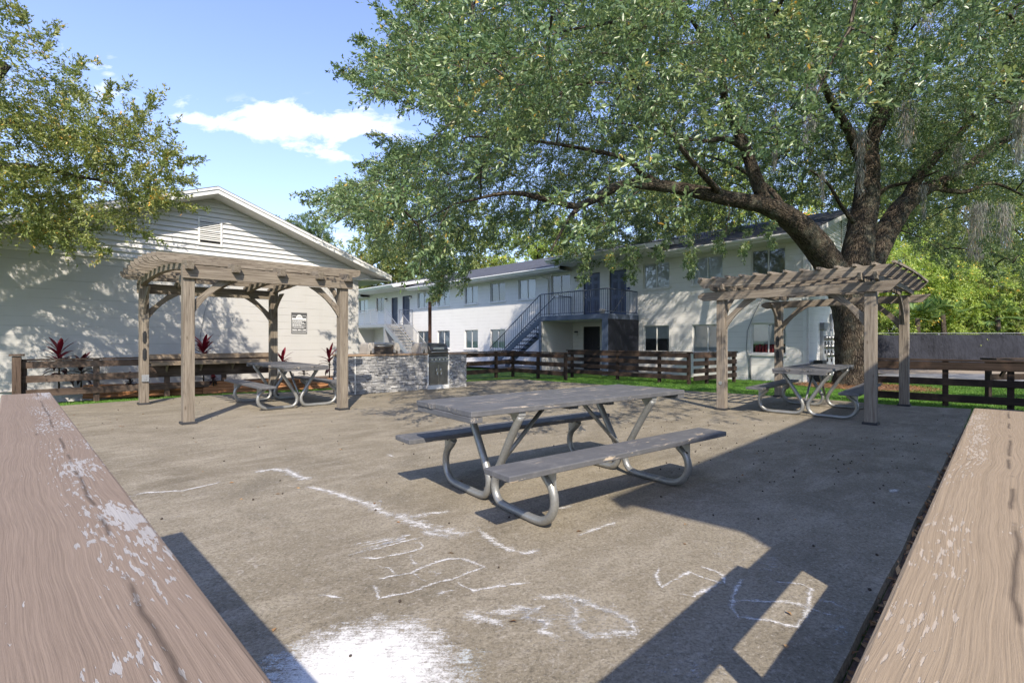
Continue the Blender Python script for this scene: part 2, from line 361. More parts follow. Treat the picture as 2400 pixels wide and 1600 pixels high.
# ------------------------------------------------------------------ mesh helpers
def unit(v): return v.normalized()
class MB:
    def __init__(s): s.v = []; s.f = []; s.lc = []; s.sm = []; s.fade = []; s.tint = []
    def add(s, verts, faces, lcs, smooth=False, fade=None, tint=None):
        b = len(s.v); s.v += [tuple(x) for x in verts]; s.lc += [tuple(x) for x in lcs]
        s.f += [tuple(i+b for i in f) for f in faces]; s.sm += [smooth]*len(faces)
        s.fade += list(fade) if fade is not None else [1.0]*len(verts)
        s.tint += [tint if tint is not None else .5]*len(verts); return s
    def box(s, o, a, b, c, tint=None, uv=None):
        "box from corner o with edge vectors a (grain), b, c"
        o, a, b, c = V(*o), V(*a), V(*b), V(*c)
        if a.cross(b).dot(c) < 0: o = o+c; c = -c
        L = (a.length, b.length, c.length)
        rx, ry = (0, 0) if uv else (random.uniform(0, 50), random.uniform(0, 50))
        vs, lc = [], []
        for k in (0, 1):
            for j in (0, 1):
                for i in (0, 1):
                    vs.append(o+a*i+b*j+c*k); lc.append((rx+L[0]*i, ry+L[1]*j, L[2]*k))
        return s.add(vs, [(0,2,3,1), (4,5,7,6), (0,1,5,4), (2,6,7,3), (0,4,6,2), (1,3,7,5)], lc, tint=tint)
    def beam(s, p, q, w, h, up=(0,0,1), z='bottom'):
        "board from p to q, width w sideways, height h along up; p,q = centre of bottom face (or centre)"
        p, q, up = V(*p), V(*q), V(*up)
        a = q-p; side = unit(a.cross(up)); u2 = unit(side.cross(a))
        o = p-side*w/2 - (u2*h/2 if z == 'centre' else V(0,0,0))
        return s.box(o, a, side*w, u2*h)
    def prism(s, pts, e, smooth=False):
        "polygon pts (3d, planar) extruded by e"
        e = V(*e); pts = [V(*p) for p in pts]; n = len(pts)
        nrm = V(0,0,0)
        for i in range(1, n-1): nrm += (pts[i]-pts[0]).cross(pts[i+1]-pts[0])
        if nrm.dot(e) > 0: pts = pts[::-1]
        far = max(range(n), key=lambda i: (pts[i]-pts[0]).length); ax = unit(pts[far]-pts[0]); ay = unit(e.cross(ax))
        rx, ry = random.uniform(0, 50), random.uniform(0, 50)
        vs = pts+[p+e for p in pts]
        lc = [(rx+(p-pts[0]).dot(ax), ry+(p-pts[0]).dot(ay), (p-pts[0]).dot(unit(e))) for p in vs]
        fs = [tuple(range(n)), tuple(range(2*n-1, n-1, -1))]
        for i in range(n):
            j = (i+1) % n; fs.append((j, i, i+n, j+n))
        return s.add(vs, fs, lc)
    def tube(s, pts, r, seg=10, caps=True, jit=0.0, lcs=1.0):
        pts = [V(*p) for p in pts]; n = len(pts)
        rs = r if isinstance(r, (list, tuple)) else [r]*n
        tan = [unit(pts[min(i+1, n-1)]-pts[max(i-1, 0)]) for i in range(n)]
        x = tan[0].orthogonal().normalized(); vs = []; lc = []; L = 0; rx = random.uniform(0, 20)
        for i in range(n):
            if i: L += (pts[i]-pts[i-1]).length
            x = unit(x-tan[i]*x.dot(tan[i])); y = tan[i].cross(x)
            for k in range(seg):
                a = 2*math.pi*k/seg; rr = rs[i]*(1+jit*(random.random()-.5))
                d = x*math.cos(a)+y*math.sin(a)
                vs.append(pts[i]+d*rr); lc.append((rx+L*lcs, rs[i]*math.cos(a)*1.2+3, rs[i]*math.sin(a)*1.2))
        fs = []
        for i in range(n-1):
            for k in range(seg):
                k2 = (k+1) % seg
                fs.append((i*seg+k, i*seg+k2, (i+1)*seg+k2, (i+1)*seg+k))
        s.add(vs, fs, lc, smooth=True)
        if caps:
            b = len(s.v)-len(vs)
            s.f.append(tuple(b+k for k in range(seg-1, -1, -1))); s.sm.append(False)
            s.f.append(tuple(b+(n-1)*seg+k for k in range(seg))); s.sm.append(False)
        return s
    def cyl(s, p, q, r, seg=12): return s.tube([p, q], r, seg)
    def ball(s, c, r, seg=10, sc=(1,1,1)):
        c = V(*c); vs = []; fs = []; n = seg//2
        for i in range(n+1):
            th = math.pi*i/n
            for k in range(seg):
                a = 2*math.pi*k/seg
                vs.append(c+V(r*sc[0]*math.sin(th)*math.cos(a), r*sc[1]*math.sin(th)*math.sin(a), r*sc[2]*math.cos(th)))
        for i in range(n):
            for k in range(seg): fs.append((i*seg+k, (i+1)*seg+k, (i+1)*seg+(k+1) % seg, i*seg+(k+1) % seg))
        return s.add(vs, fs, vs, smooth=True)
    def quad(s, a, b, c, d, lc=None, fade=None):
        a, b, c, d = V(*a), V(*b), V(*c), V(*d)
        if lc is None:
            L1, L2 = (b-a).length, (d-a).length; lc = [(0,0,0), (L1,0,0), (L1,L2,0), (0,L2,0)]
        return s.add([a,b,c,d], [(0,1,2,3)], lc, fade=fade)

OFF = {}
def tag(o, label=None, cat=None, group=None, kind=None):
    if label: o['label'] = label
    if cat: o['category'] = cat
    if group: o['group'] = group
    if kind: o['kind'] = kind
    return o
def thing(name, loc, label, cat, group=None):
    o = bpy.data.objects.new(name, None); COL.objects.link(o); o.location = loc
    o.empty_display_size = .2; OFF[o.name] = V(*loc); return tag(o, label, cat, group)
def obj(name, mb, mat, parent=None, bevel=0, base=None, label=None, attrs=()):
    off = OFF.get(parent.name, V(0,0,0)) if parent is not None else (V(*base) if base is not None else V(0,0,0))
    me = bpy.data.meshes.new(name)
    vs = [(x-off.x, y-off.y, z-off.z) for x, y, z in mb.v]
    me.from_pydata(vs, [], mb.f)
    at = me.attributes.new('lc', 'FLOAT_VECTOR', 'POINT'); at.data.foreach_set('vector', np.array(mb.lc, dtype=np.float32).ravel())
    for k in attrs:
        at = me.attributes.new(k, 'FLOAT', 'POINT'); at.data.foreach_set('value', np.array(getattr(mb, k), dtype=np.float32))
    me.polygons.foreach_set('use_smooth', mb.sm)
    me.materials.append(M(mat)); me.update()
    o = bpy.data.objects.new(name, me); COL.objects.link(o)
    if parent is not None: o.parent = parent; OFF[o.name] = off
    else: o.location = off; OFF[o.name] = off
    if bevel:
        b = o.modifiers.new('bevel', 'BEVEL'); b.width = bevel; b.segments = 2; b.limit_method = 'ANGLE'; b.angle_limit = R(40)
    if label: o['label'] = label
    return o
def copy_tree(o, parent=None):
    c = o.copy(); COL.objects.link(c)
    if parent is not None: c.parent = parent
    for ch in list(o.children): copy_tree(ch, c)
    return c

def leaf_object(name, pos, dirs, nrm, length, width, tint, mat, parent=None, fold=.25, base=None):
    "pos,dirs,nrm: (N,3) arrays; one pointed leaf blade (two triangles folded along the midrib) each"
    N = len(pos); dirs = dirs/np.linalg.norm(dirs, axis=1, keepdims=True)
    side = np.cross(dirs, nrm); side /= (np.linalg.norm(side, axis=1, keepdims=True)+1e-9)
    up = np.cross(side, dirs)
    L = (length*np.ones(N))[:, None]; Wd = (width*np.ones(N))[:, None]
    v = np.empty((N, 4, 3), dtype=np.float32)
    v[:, 0] = pos; v[:, 2] = pos+dirs*L
    mid = pos+dirs*L*.5
    v[:, 1] = mid+side*Wd*.5+up*Wd*fold; v[:, 3] = mid-side*Wd*.5+up*Wd*fold
    off = OFF.get(parent.name, V(0,0,0)) if parent is not None else (V(*base) if base is not None else V(0,0,0))
    v -= np.array(off, dtype=np.float32)
    me = bpy.data.meshes.new(name)
    me.vertices.add(4*N); me.vertices.foreach_set('co', v.reshape(-1))
    me.loops.add(6*N); me.polygons.add(2*N)
    idx = (np.arange(N)*4)[:, None]+np.array([0, 1, 2, 0, 2, 3])
    me.loops.foreach_set('vertex_index', idx.reshape(-1).astype(np.int32))
    me.polygons.foreach_set('loop_start', np.arange(0, 6*N, 3, dtype=np.int32))
    at = me.attributes.new('tint', 'FLOAT', 'POINT'); at.data.foreach_set('value', np.repeat(tint, 4).astype(np.float32))
    me.materials.append(M(mat)); me.update(); me.validate()
    o = bpy.data.objects.new(name, me); COL.objects.link(o)
    if parent is not None: o.parent = parent; OFF[o.name] = off
    else: o.location = off; OFF[o.name] = off
    return o

def spray_template(nleaf, seed, nside=6, droop=.25):
    "leafy twig along +x, length 1: positions, directions, twig segments"
    r = np.random.default_rng(seed); P = []; D = []; tw = [((0,0,0), (1,0,-droop))]
    stems = [(np.array([0, 0, 0.]), np.array([1, 0, -droop]), 1.0)]
    for k in range(nside):
        t0 = r.uniform(.12, .9); b = np.array([t0, 0, -droop*t0*t0])
        d = np.array([r.uniform(.35, 1), r.uniform(-1, 1), r.uniform(-.65, .5)]); d /= np.linalg.norm(d)
        stems.append((b, d*r.uniform(.28, .5), .5)); tw.append((tuple(b), tuple(b+d*.35)))
    tot = sum(s[2] for s in stems)
    for b, d, w in stems:
        n = int(nleaf*w/tot)
        for i in range(n):
            t = r.uniform(.1, 1.0)
            p = b+d*t+r.normal(0, .012, 3)
            ld = d/np.linalg.norm(d)+r.normal(0, .62, 3)
            P.append(p); D.append(ld)
    return np.array(P), np.array(D), tw
TEMPL = [spray_template(n, 100+i, 5+i % 4, .1+.07*(i % 5)) for i, n in enumerate([90]*8)]

def sprays(centers, axes, sizes, leafL, leafW, name, mat, parent, rng, keep=1.0, up=.5, base=None):
    Ps = []; Ds = []; seg = []; tt = []
    for i in range(len(centers)):
        P, D, tw = TEMPL[rng.integers(len(TEMPL))]
        x = axes[i]/(np.linalg.norm(axes[i])+1e-9)
        a = rng.normal(0, 1, 3); y = np.cross(x, a); y /= np.linalg.norm(y)+1e-9; z = np.cross(x, y)
        if z[2] < 0: z = -z; y = -y
        Rm = np.stack([x, y, z]); s = sizes[i]
        if keep < 1:
            k = rng.random(len(P)) < keep; P = P[k]; D = D[k]
        Ps.append(centers[i]+(P@Rm)*s); Ds.append(D@Rm)
        cl = rng.normal(0, .13); tt.append(np.clip(rng.normal(.45+cl, .19, len(P)), 0, 1))
        for p, q in tw: seg.append((centers[i]+np.array(p)@Rm*s, centers[i]+np.array(q)@Rm*s))
    P = np.concatenate(Ps); D = np.concatenate(Ds); T = np.concatenate(tt)
    nrm = rng.normal(0, .75, P.shape); nrm[:, 2] += up
    n = len(P)
    o = leaf_object(name, P, D, nrm, leafL*rng.uniform(.7, 1.25, n), leafW*rng.uniform(.75, 1.2, n), T, mat, parent, base=base)
    return o, seg

def twig_mesh(mb, segs, r=.006):
    for p, q in segs:
        p, q = V(*p), V(*q); d = q-p
        if d.length < 1e-4: continue
        x = d.orthogonal().normalized()*r; y = unit(d).cross(x)
        vs = [p+x, p-x*.5+y*.87, p-x*.5-y*.87, q]
        mb.add(vs, [(0,1,3), (1,2,3), (2,0,3)], [(0,0,0)]*4)

def spline(pts, n=6):
    "Catmull-Rom through list of (Vector, radius)"
    out = []; P = [p for p, r in pts]; Rr = [r for p, r in pts]
    for i in range(len(P)-1):
        p0, p1, p2, p3 = P[max(i-1, 0)], P[i], P[i+1], P[min(i+2, len(P)-1)]
        for k in range(n):
            t = k/n; t2, t3 = t*t, t*t*t
            q = .5*((2*p1)+(-p0+p2)*t+(2*p0-5*p1+4*p2-p3)*t2+(-p0+3*p1-3*p2+p3)*t3)
            out.append((q, Rr[i]*(1-t)+Rr[i+1]*t))
    out.append((P[-1], Rr[-1])); return out
def limb(mb, pts, seg=12, n=6, jit=.08):
    sp = spline(pts, n); mb.tube([p for p, r in sp], [r for p, r in sp], seg, jit=jit)
    return sp

# ------------------------------------------------------------------ world, sun, camera
SHX, SHY = -.22, 1.13          # shadow displacement per metre of height
elev = math.atan(1/math.hypot(SHX, SHY)); 
sun_dir = V(-SHX, -SHY, 1.0).normalized()        # towards the sun
w = bpy.data.worlds.new('World'); SC.world = w; w.use_nodes = True
nt = w.node_tree; nt.nodes.clear()
def wn(t, **p):
    n = nt.nodes.new('ShaderNode'+t)
    for k, v in p.items(): setattr(n, k, v)
    return n
L = nt.links.new
out = wn('OutputWorld'); bg = wn('Background'); bg.inputs[1].default_value = .15
sky = wn('TexSky', sky_type='NISHITA', sun_disc=False)
sky.sun_elevation = elev; sky.sun_rotation = math.atan2(sun_dir.x, sun_dir.y) % (2*math.pi)
sky.altitude = 0; sky.air_density = 1.0; sky.dust_density = .6; sky.ozone_density = 3.0
tc = wn('TexCoord'); sep = wn('SeparateXYZ'); L(tc.outputs['Generated'], sep.inputs[0])
def wm(op, a, b=0.0, clamp=False):
    n = wn('Math', operation=op, use_clamp=clamp)
    for i, x in ((0, a), (1, b)):
        if isinstance(x, (int, float)): n.inputs[i].default_value = x
        else: L(x, n.inputs[i])
    return n.outputs[0]
yc = wm('MAXIMUM', sep.outputs[1], .05)
ga = wm('DIVIDE', sep.outputs[0], yc); gb = wm('DIVIDE', sep.outputs[2], yc)
comb = wn('CombineXYZ'); L(ga, comb.inputs[0]); L(wm('MULTIPLY', gb, 1.9), comb.inputs[1])
nz = wn('TexNoise'); nz.inputs['Scale'].default_value = 12; nz.inputs['Detail'].default_value = 9; nz.inputs['Roughness'].default_value = .60; nz.inputs['Distortion'].default_value = .4
L(comb.outputs[0], nz.inputs['Vector'])
def ell(u, v, ru, rv, amp):
    x = wm('DIVIDE', wm('SUBTRACT', ga, (u-CU)/F), ru/F); y = wm('DIVIDE', wm('SUBTRACT', gb, (CV-v)/F), rv/F)
    d = wm('ADD', wm('MULTIPLY', x, x), wm('MULTIPLY', y, y))
    return wm('MULTIPLY', wm('POWER', 2.718, wm('MULTIPLY', d, -1.0)), amp)
m = None
for e in [(640, 272, 95, 30, .62), (700, 295, 90, 22, .42), (560, 300, 75, 22, .40), (835, 288, 95, 36, .50), (800, 315, 90, 20, .30), (725, 350, 62, 20, .34), (450, 280, 60, 16, .24), (400, 240, 60, 16, .16), (230, 215, 70, 30, .2), (215, 155, 30, 12, .2), (260, 155, 14, 20, .18), (950, 330, 60, 30, .14), (815, 372, 30, 12, .2), (140, 110, 20, 12, .16), (780, 560, 200, 30, .14)]:
    x = ell(*e); m = x if m is None else wm('ADD', m, x)
dens = wm('ADD', m, wm('MULTIPLY', wm('SUBTRACT', nz.outputs['Fac'], .5), 1.9))
cr = wn('ValToRGB'); L(dens, cr.inputs[0]); cr.color_ramp.elements[0].position = .16; cr.color_ramp.elements[1].position = .58
front = wm('MULTIPLY', cr.outputs[0], wm('GREATER_THAN', sep.outputs[1], .06))
front = wm('MULTIPLY', front, wm('MULTIPLY', wm('MINIMUM', wm('MULTIPLY', m, 9.0), 1.0), .96))
mx = wn('MixRGB'); L(front, mx.inputs[0]); mx.inputs[2].default_value = (3.8, 3.8, 3.85, 1)
hs = wn('HueSaturation'); hs.inputs['Saturation'].default_value = 1.10; hs.inputs['Hue'].default_value = .516; hs.inputs['Value'].default_value = .90
L(sky.outputs[0], hs.inputs['Color'])
hz = wn('MixRGB'); L(wm('MULTIPLY', wm('POWER', 2.718, wm('MULTIPLY', wm('MAXIMUM', sep.outputs[2], 0.0), -3.0)), .72, True), hz.inputs[0]); hz.inputs[2].default_value = (2.1, 2.3, 2.65, 1)
L(hs.outputs[0], hz.inputs[1]); L(hz.outputs[0], mx.inputs[1])
L(mx.outputs[0], bg.inputs[0]); L(bg.outputs[0], out.inputs[0])

sl = bpy.data.lights.new('sun', 'SUN'); sl.energy = 2.6; sl.angle = R(.53); sl.color = (1.0, .90, .755)
so = bpy.data.objects.new('sun', sl); COL.objects.link(so); so.rotation_euler = sun_dir.to_track_quat('Z', 'Y').to_euler(); so.location = (0, -10, 20)
cam = bpy.data.cameras.new('camera'); cam.sensor_width = 36; cam.lens = 36*F/2400; cam.clip_end = 2000; cam.clip_start = .02
cam.shift_y = -3/2400
co = bpy.data.objects.new('camera', cam); COL.objects.link(co); co.location = (0, 0, H); co.rotation_euler = (R(90), 0, 0); SC.camera = co
SC.view_settings.view_transform = 'Standard'; SC.view_settings.look = 'None'; SC.view_settings.gamma = 1
SC.view_settings.exposure = 1.47

# ------------------------------------------------------------------ ground
def gz(x, y):
    e1 = (x-.2)*.65+(y-15.4)*.76; e2 = (x+5)*-.69+(y-11.57)*.72
    e = max(e1, e2, 0.0)
    return -.03-.17*min(e/5, 1)-.12*min(max(e-6, 0)/6, 1)
def GG(u, v, it=4):
    z = -.05
    for _ in range(it): p = G(u, v, z); z = gz(p.x, p.y)
    return G(u, v, z)
def at(x, y, dz=0): return V(x, y, gz(x, y)+dz)
ax = np.unique(np.concatenate([np.linspace(-600, -40, 15), np.linspace(-40, 50, 91), np.linspace(50, 600, 15)]))
ay = np.unique(np.concatenate([np.linspace(-400, -20, 12), np.linspace(-20, 60, 81), np.linspace(60, 900, 18)]))
mb = MB(); nx = len(ax)
vs = [(x, y, gz(x, y)-.03) for y in ay for x in ax]
mb.add(vs, [(j*nx+i, j*nx+i+1, (j+1)*nx+i+1, (j+1)*nx+i) for j in range(len(ay)-1) for i in range(nx-1)], vs, smooth=True)
tag(obj('ground', mb, 'lawn'), kind='structure')

PATIO = [(.30, .92), (1.135, 1.743), (8.1, 8.7), (7.07, 9.3), (5.9, 10.7), (4.1, 11.86), (2.1, 13.75), (.2, 15.4), (-2.2, 13.9), (-5.0, 11.62), (-6.08, 11.24), (-6.9, 10.62), (-8.34, 9.15), (-9.5, 8.4), (-1.15, .35)]
def densify(poly, step=.25, jit=.02):
    o = []
    for i in range(len(poly)):
        a, b = V(*poly[i]), V(*poly[(i+1) % len(poly)]); n = max(1, int((b-a).length/step))
        for k in range(n):
            p = a.lerp(b, k/n); o.append((p.x+random.uniform(-jit, jit), p.y+random.uniform(-jit, jit)))
    return o
mb = MB(); pp = densify(PATIO, .25, .005)
mb.prism([(x, y, -.12) for x, y in pp], (0, 0, .12))
patio = tag(obj('patio', mb, 'concrete'), kind='structure')

def sheet(name, pts, mat, dz, kind='structure', sub=.6):
    mb = MB(); xs = [p[0] for p in pts]; ys = [p[1] for p in pts]
    mb.add([(x, y, gz(x, y)+dz) for x, y in pts], [tuple(range(len(pts)))], [(x, y, 0) for x, y in pts])
    import bmesh
    o = obj(name, mb, mat); bm = bmesh.new(); bm.from_mesh(o.data); bmesh.ops.triangulate(bm, faces=bm.faces); bm.to_mesh(o.data); bm.free()
    return tag(o, kind=kind) if kind else o

# drive beyond the right fence, with its sandy verge
def lv(u, v, z): p = G(u, v, z); return (p.x, p.y)
ZR = -.32
def flat(name, pts, mat, z):
    mb = MB(); mb.add([(x, y, z) for x, y in pts], [tuple(range(len(pts)))], [(x, y, 0) for x, y in pts])
    return tag(obj(name, mb, mat), kind='structure')
flat('drive', [(12.5, 18.9), (26, 17.6), (70, 16), (70, 20.3), (33, 22.2), (17.0, 22.4)], 'road', -.312)
flat('verge', [(14, 22.4), (33, 22.2), (70, 20.3), (70, 34), (14, 34)], 'dirt', -.308)

# ------------------------------------------------------------------ foreground fence rails at the camera
A_ = V(.7065, .7077, 0); B_ = V(-.713, .701, 0)
ZT = 1.0
corner = V(.032, .129, 0)
fg = thing('wooden_fence', (corner.x, corner.y, 0), 'brown painted wooden rail fence filling both lower corners, its flat board tops peeling', 'fence')
def fg_wing(d, inner_n, length, capmat, lab):
    "inner_n: unit normal pointing to the patio side"
    n = inner_n; capw = .138
    p0 = corner; o = p0-n*capw+V(0, 0, ZT-.036)
    mb = MB(); o2 = o - d*.0
    mb.box(o2, d*length, n*capw, V(0, 0, .036), uv=True); obj('cap_board', mb, capmat, fg, .004, label=lab)
    rl = length if length > 2.5 else 2.42  # right rails run on unseen past the cap, to shape their shadow
    for k, (z0, z1) in enumerate([(.85, .963), (.58, .72), (.28, .42)] if length > 2.5 else [(.773, .963), (.45, .597), (.302, .449), (.154, .301)]):  # right wing: lower boards added close together to block sun strips on the patio
        mb = MB(); mb.box(p0-n*.055+V(0, 0, z0)+d*.12, d*(rl-.16), n*.036, V(0, 0, z1-z0)); obj('rail', mb, 'fence_left', fg, .003)
    for s in (.02, 1.24, rl-.12):
        mb = MB(); mb.box(p0-n*.115+d*s, d*.09, n*.058, V(0, 0, ZT-.037)); obj('post', mb, 'fence_left', fg, .003)
nl = V(.701, .713, 0)       # normal of left wing pointing to patio
nr = V(-.7077, .7065, 0)
fg_wing(B_, nl, 2.66, 'rail_left', 'mauve brown board top with white peeled patches')
fg_wing(A_, nr, 1.98, 'rail_right', 'tan brown board top with a long crack')

# ------------------------------------------------------------------ picnic tables
def make_table():
    t = thing('picnic_table', (0, 0, 0), 'x', 'picnic table')
    Lh = 1.145
    # top boards: 3 long boards along x
    ys = [(-.375, -.13), (-.122, .122), (.13, .375)]
    for i, (y0, y1) in enumerate(ys):
        mb = MB(); z0 = .722
        mb.box((-Lh+(.0, .012, -.008)[i], y0, z0), (2*Lh-(0, .01, .02)[i], 0, 0), (0, y1-y0, 0), (0, 0, .038)); obj('top_board', mb, 'table', t, .005)
    for s in (-1, 1):
        mb = MB(); mb.box((s*Lh-(.09 if s > 0 else 0), -.37, .683), (0, .74, 0), (.09, 0, 0), (0, 0, .038)); obj('end_cleat', mb, 'table', t, .004)
    for s in (-1, 1):
        c = s*.645
        mb = MB(); mb.box((-Lh, c-.13, .402), (2*Lh, 0, 0), (0, .26, 0), (0, 0, .038)); obj('seat', mb, 'table', t, .006)
    prof = [(.345, .695), (.24, .54), (.125, .35), (.065, .25), (.036, .175), (.045, .105), (.085, .052), (.15, .032), (.26, .030), (.38, .030), (.50, .030), (.585, .045), (.648, .09), (.682, .155), (.682, .225), (.655, .285), (.60, .335), (.555, .385)]
    for fx in (-.725, .725):
        for s in (-1, 1):
            sp = spline([(V(fx, s*y, z), .029) for y, z in prof], 4)
            mb = MB(); mb.tube([p for p, r in sp], .029, 14); leg = obj('leg', mb, 'galv', t)
            # seat bracket plate: triangle with two bolts
            mb = MB(); yo = s*.700
            mb.prism([(fx-.004, s*.70, .401), (fx-.004, s*.52, .401), (fx-.004, s*.62, .335), (fx-.004, s*.70, .21)], (.008, 0, 0)); 
            mb.box((fx-.035, s*.545 if s > 0 else s*.745, .394), (0, .2, 0), (.07, 0, 0), (0, 0, .007))
            pl = obj('bracket', mb, 'plate', t, .001)
            for (yy, zz) in ((.645, .375), (.675, .30)):
                mb = MB(); mb.cyl((fx-.012, s*yy, zz), (fx+.012, s*yy, zz), .009, 8); obj('bolt', mb, 'bolt', pl)
        mb = MB(); mb.box((fx-.03, -.36, .694), (0, .72, 0), (.06, 0, 0), (0, 0, .027))
        for s in (-1, 1): mb.prism([(fx-.003, s*.36, .695), (fx-.003, s*.22, .695), (fx-.003, s*.30, .60)], (.006, 0, 0))
        tb_ = obj('top_bracket', mb, 'plate', t)
        mb = MB(); mb.cyl((fx, -.07, .2), (fx, .07, .2), .010, 8); obj('bolt', mb, 'bolt', tb_)
        sg = 1 if fx > 0 else -1
        mb = MB(); mb.tube([(fx-sg*.02, 0, .235), (sg*.20, 0, .69)], .017, 10)
        obj('brace', mb, 'galv', t)
    for s in (-1, 1): mb = MB(); mb.box((s*.20-.04, -.33, .694), (0, .66, 0), (.08, 0, 0), (0, 0, .027)); obj('cross_bar', mb, 'table', t, .002)
    return t
tab = make_table()
tab['label'] = 'peeling blue grey picnic table in the open middle of the patio, nearest the camera'
tab.location = (.43, 4.09, 0); tab.rotation_euler = (0, 0, R(37.2)); tab['group'] = 'picnic tables on the patio'
t2 = copy_tree(tab); t2.location = (-4.33, 9.42, 0); t2.rotation_euler = (0, 0, R(133)); t2['label'] = 'blue grey picnic table half hidden by a post under the left pergola'
t3 = copy_tree(tab); t3.location = (5.2, 8.45, 0); t3.rotation_euler = (0, 0, R(47)); t3['label'] = 'pale blue grey picnic table under the right pergola beside the oak'

